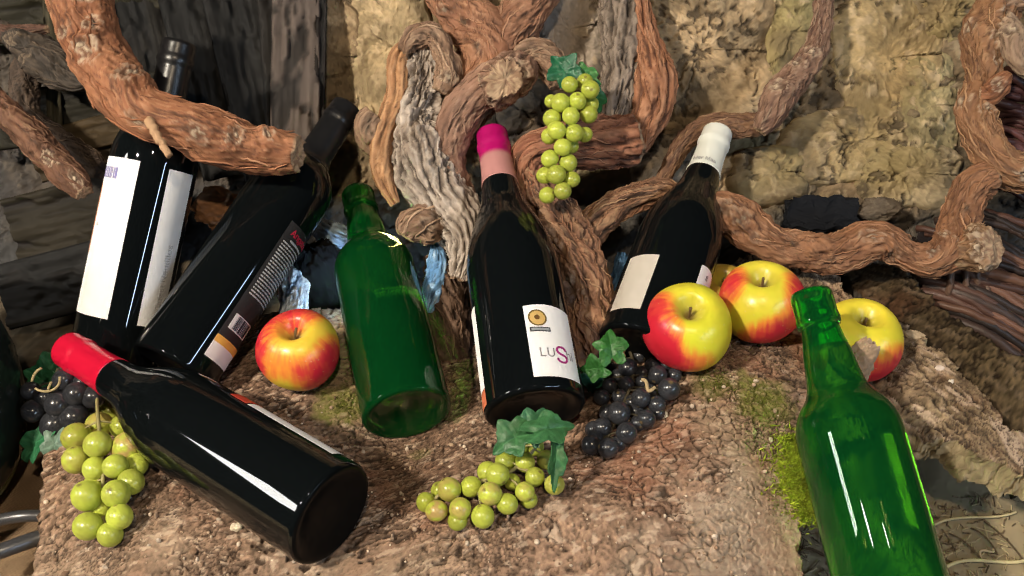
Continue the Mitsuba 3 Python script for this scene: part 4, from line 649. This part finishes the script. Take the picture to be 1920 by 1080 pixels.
# splinters of wood, blue light painted into their colours, between the bottles
for i, (pts, lab) in enumerate([([(548, 470, .94, 18), (550, 530, .925, 28), (550, 580, .91, 27), (548, 640, .89, 24)], 'upright wood splinter painted with white and blue light above the first apple'), ([(590, 425, .955, 12), (620, 440, .945, 24), (655, 450, .94, 22), (700, 452, .94, 18), (740, 455, .94, 13)], 'curved wood splinter painted with pale blue light behind the neck of the middle green bottle'),
                              ([(815, 462, .885, 8), (820, 500, .878, 20), (811, 545, .872, 20), (803, 580, .868, 9)], 'wood splinter painted with blue light right of the middle green bottle'), ([(1165, 480, .895, 9), (1162, 520, .885, 16), (1160, 570, .88, 12)], 'wood splinter painted with dim blue light behind the grey label of the white capped bottle')]):
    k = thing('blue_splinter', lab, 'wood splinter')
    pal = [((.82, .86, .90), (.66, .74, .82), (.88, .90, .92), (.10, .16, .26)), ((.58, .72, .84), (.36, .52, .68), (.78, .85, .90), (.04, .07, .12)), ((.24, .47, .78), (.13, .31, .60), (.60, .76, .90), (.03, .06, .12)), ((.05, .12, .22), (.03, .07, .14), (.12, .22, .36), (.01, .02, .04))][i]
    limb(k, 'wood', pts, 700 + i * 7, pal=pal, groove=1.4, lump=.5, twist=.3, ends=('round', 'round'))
flake('dark wedge of wood between the blue lit splinter and the middle green bottle', P(600, 540, .955), (.026, .02, .06), (.008, .008, .010), 21, name='wood_wedge', cat='wood')
# wicker basket at the right edge
wk = thing('wicker_basket', 'dark red brown wicker basket of thick twigs at the right edge', 'basket')
rs = np.random.RandomState(31)
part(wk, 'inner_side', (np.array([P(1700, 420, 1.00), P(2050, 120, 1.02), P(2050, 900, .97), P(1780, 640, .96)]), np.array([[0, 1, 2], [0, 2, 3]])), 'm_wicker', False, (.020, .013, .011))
for i in range(64):
    t = i / 63; x0, y0 = 1752 + 20 * rs.randn() + 120 * max(0, .35 - t) , 395 + 215 * t + 8 * rs.randn(); x1, y1 = 2000, y0 + 150 + 40 * rs.randn() - 70 * (1 - t); d = .925 - .03 * t + .012 * rs.rand()
    q = spline([P(x0, y0, d + .02), P((x0 * 2 + x1) / 3, y0 + (y1 - y0) * .26 - 9, d - .004), P((x0 + 2 * x1) / 3, y0 + (y1 - y0) * .62, d - .006), P(x1, y1, d)], 26)
    c = np.array([(.070, .034, .024), (.045, .028, .022), (.14, .070, .045), (.030, .021, .018)][rs.randint(4)]) * (.7 + .6 * rs.rand())
    m = tube(q + .0004 * rs.randn(26, 3), (.0032 + .0026 * rs.rand()) * (1 - .35 * np.linspace(0, 1, 26) ** 3), 8)
    part(wk, 'twig', m, 'm_wicker', True, c)
for i in range(34):
    t = i / 33; y0 = 130 + 230 * t; x0 = 1868 + 14 * rs.randn(); d = .95 + .012 * rs.rand(); a = (-1) ** i
    q = spline([P(x0, y0, d + .012), P(x0 + 40, y0 + 8 * a, d - .006), P(x0 + 85, y0 + 20, d + .004 * a), P(x0 + 150, y0 + 34, d)], 20)
    part(wk, 'twig', tube(q, .0030 + .0016 * rs.rand(), 8), 'm_wicker', True, np.array((.085, .034, .03)) * (.5 + rs.rand()))
for i in range(12):
    x0 = 1770 + i * 15 + 6 * rs.randn(); y0 = 470 + i * 9 + 10 * rs.randn(); q = spline([P(x0, y0, .915), P(x0 + 8, y0 + 26, .905), P(x0 + 3, y0 + 60, .912)], 10)
    part(wk, 'stake', tube(q, .0032, 8), 'm_wicker', True, np.array((.13, .075, .05)) * (.6 + .6 * rs.rand()))
# dark bark bank between slab and basket
sl = thing('bark_bank', 'dark mossy bank of old bark on the right between the cork slab and the basket', 'bark')
HC = height([(1600, 520, .10), (1700, 580, .115), (1800, 640, .125), (1920, 700, .135), (1990, 760, .13), (1900, 840, .095), (1760, 700, .105), (1990, 620, .14), (1760, 520, .12)], [])
sheet(sl + '__top_sheet', px_poly([(1560, 490), (1700, 500), (1780, 590), (1900, 660), (2040, 700), (2060, 880), (1930, 870), (1800, 740), (1650, 600)], HC), HC, .0022, .05, lambda x, y: (lambda h, c: (h * .8, c * (.30, .29, .25)))(*cork_detail(x, y, 37, -1.0, 2.2, 1)), 'm_cork', side=(.06, .05, .04))
# straw on the floor at the lower right
for i, (a, b, w, c, lab) in enumerate([((1740, 992), (1905, 960), .0011, (.62, .52, .28), 'upper straw stalk right of the front bottle'), ((1770, 1066), (1925, 1050), .0016, (.62, .52, .28), 'thick straw stalk near the lower right corner'), ((1820, 990), (1870, 1040), .0008, (.13, .09, .05), 'dark bent twig on the floor at right'), ((1845, 978), (1925, 1062), .0008, (.10, .07, .04), 'long dark twig curving to the right edge'), ((1500, 1036), (1555, 1044), .0013, (.14, .09, .05), 'dark twig left of the front bottle'), ((1780, 1000), (1850, 1062), .0007, (.16, .11, .06), 'thin dark twig crossing the floor'), ((1840, 1048), (1862, 1030), .0011, (.55, .42, .25), 'short pale straw bit on the floor')]):
    A, B = at_z(*a, .003), at_z(*b, .003); q = spline([A, (A * 2 + B) / 3 + [0, .004, .002], (A + 2 * B) / 3 + [.003, 0, .001], B], 16)
    put(thing('straw_stalk', lab, 'straw'), tube(q, w, 6), 'm_cloth', True, c)
rs = np.random.RandomState(8); V, Fc, C, m = [], [], [], 0
for i in range(420):
    c = at_z(rs.uniform(1480, 1930), rs.uniform(930, 1085), .002); a = rs.rand() * 6.3; L = .002 + .006 * rs.rand() ** 2; d = np.array([math.cos(a), math.sin(a), .1 * rs.randn()]) * L
    v, f = tube(np.stack([c - d, c, c + d]), .0003 + .0004 * rs.rand(), 4); V.append(v); Fc.append(f + m); m += len(v); C.append(np.broadcast_to(np.array([(.10, .07, .04), (.45, .36, .2), (.2, .14, .08)][rs.randint(3)]), v.shape))
put('straw_litter', (np.vstack(V), np.vstack(Fc)), 'm_cloth', False, np.vstack(C)); labels['straw_litter'] = {'label': 'short bits of straw and bark littering the floor at lower right', 'category': 'litter', 'kind': 'stuff'}
# burlap, iron bars and the big dark jar at the left edge
X, Y = np.meshgrid(np.arange(-.62, -.28, .0012), np.arange(.16, .56, .0012), indexing='ij')
wv = np.sin(X / .0036 * 2 * np.pi) * np.sin(Y / .0036 * 2 * np.pi); Z = .045 + .03 * fb(X * 7, Y * 7, 0, 3, 800) + .0007 * wv
bc = mixc((.30, .205, .125), (.185, .12, .07), sstep(.3, .8, fb(X * 30, Y * 30, 0, 3, 801))) * (.78 + .35 * wv)[..., None]
k = thing('burlap_cloth', 'coarse brown burlap cloth under the iron bars at the lower left', 'cloth'); put(k, (np.stack([X, Y, Z], -1).reshape(-1, 3), grid_faces(*X.shape)), 'm_cloth', True, np.clip(bc, .02, .7).reshape(-1, 3))
for pts, lab, r in [([(-60, 992, .70), (0, 975, .70), (40, 968, .70), (110, 972, .71)], 'upper dark iron bar at the lower left edge', .0046), ([(-60, 1050, .68), (0, 1034, .68), (50, 1016, .69), (110, 1000, .70)], 'lower dark iron bar at the lower left edge', .0058)]:
    put(thing('iron_bar', lab, 'bar'), tube(spline([P(*q) for q in pts], 30), r, 16), 'm_iron', True)
jar = Frame(P(-205, 905, .78), P(-205, 905, .78) + np.array([0, .02, .4]), .4, .115)
k = thing('glass_jar', 'large dark round glass jar cut off by the left edge', 'jar')
part(k, 'glass_body', lathe(jar, [(0, .012), (.06, .006), (.088, 0), (.100, .004), (.112, .02), (.122, .05), (.126, .09), (.122, .14), (.105, .19), (.07, .235), (.035, .26), (.025, .30), (0, .30)]), 'm_dark_glass', True)
part(k, 'foot_ring', lathe(jar, [(.098, .002), (.1035, .004), (.106, .010), (.1055, .012)]), 'm_paper', True, (.20, .22, .12))

# alike things share a group
GROUPS = {'apple': 'apples lying on the cork bark', 'wine_bottle': 'dark wine bottles of the display', 'cider_bottle': 'green cider bottles', 'grape_cluster': 'bunches of grapes', 'dark_board': 'dark boards with painted shade behind the upper left branch',
          'crate_board': 'crate boards at the left', 'straw_stalk': 'straw stalks and twigs on the floor', 'iron_bar': 'iron bars at the lower left', 'blue_splinter': 'splinters painted with blue light', 'bark_chip': 'loose pale chips', 'vine_branch': 'vine branches'}
for k, v in labels.items():
    base = k.rstrip('0123456789').rstrip('_')
    if base in GROUPS: v['group'] = GROUPS[base]
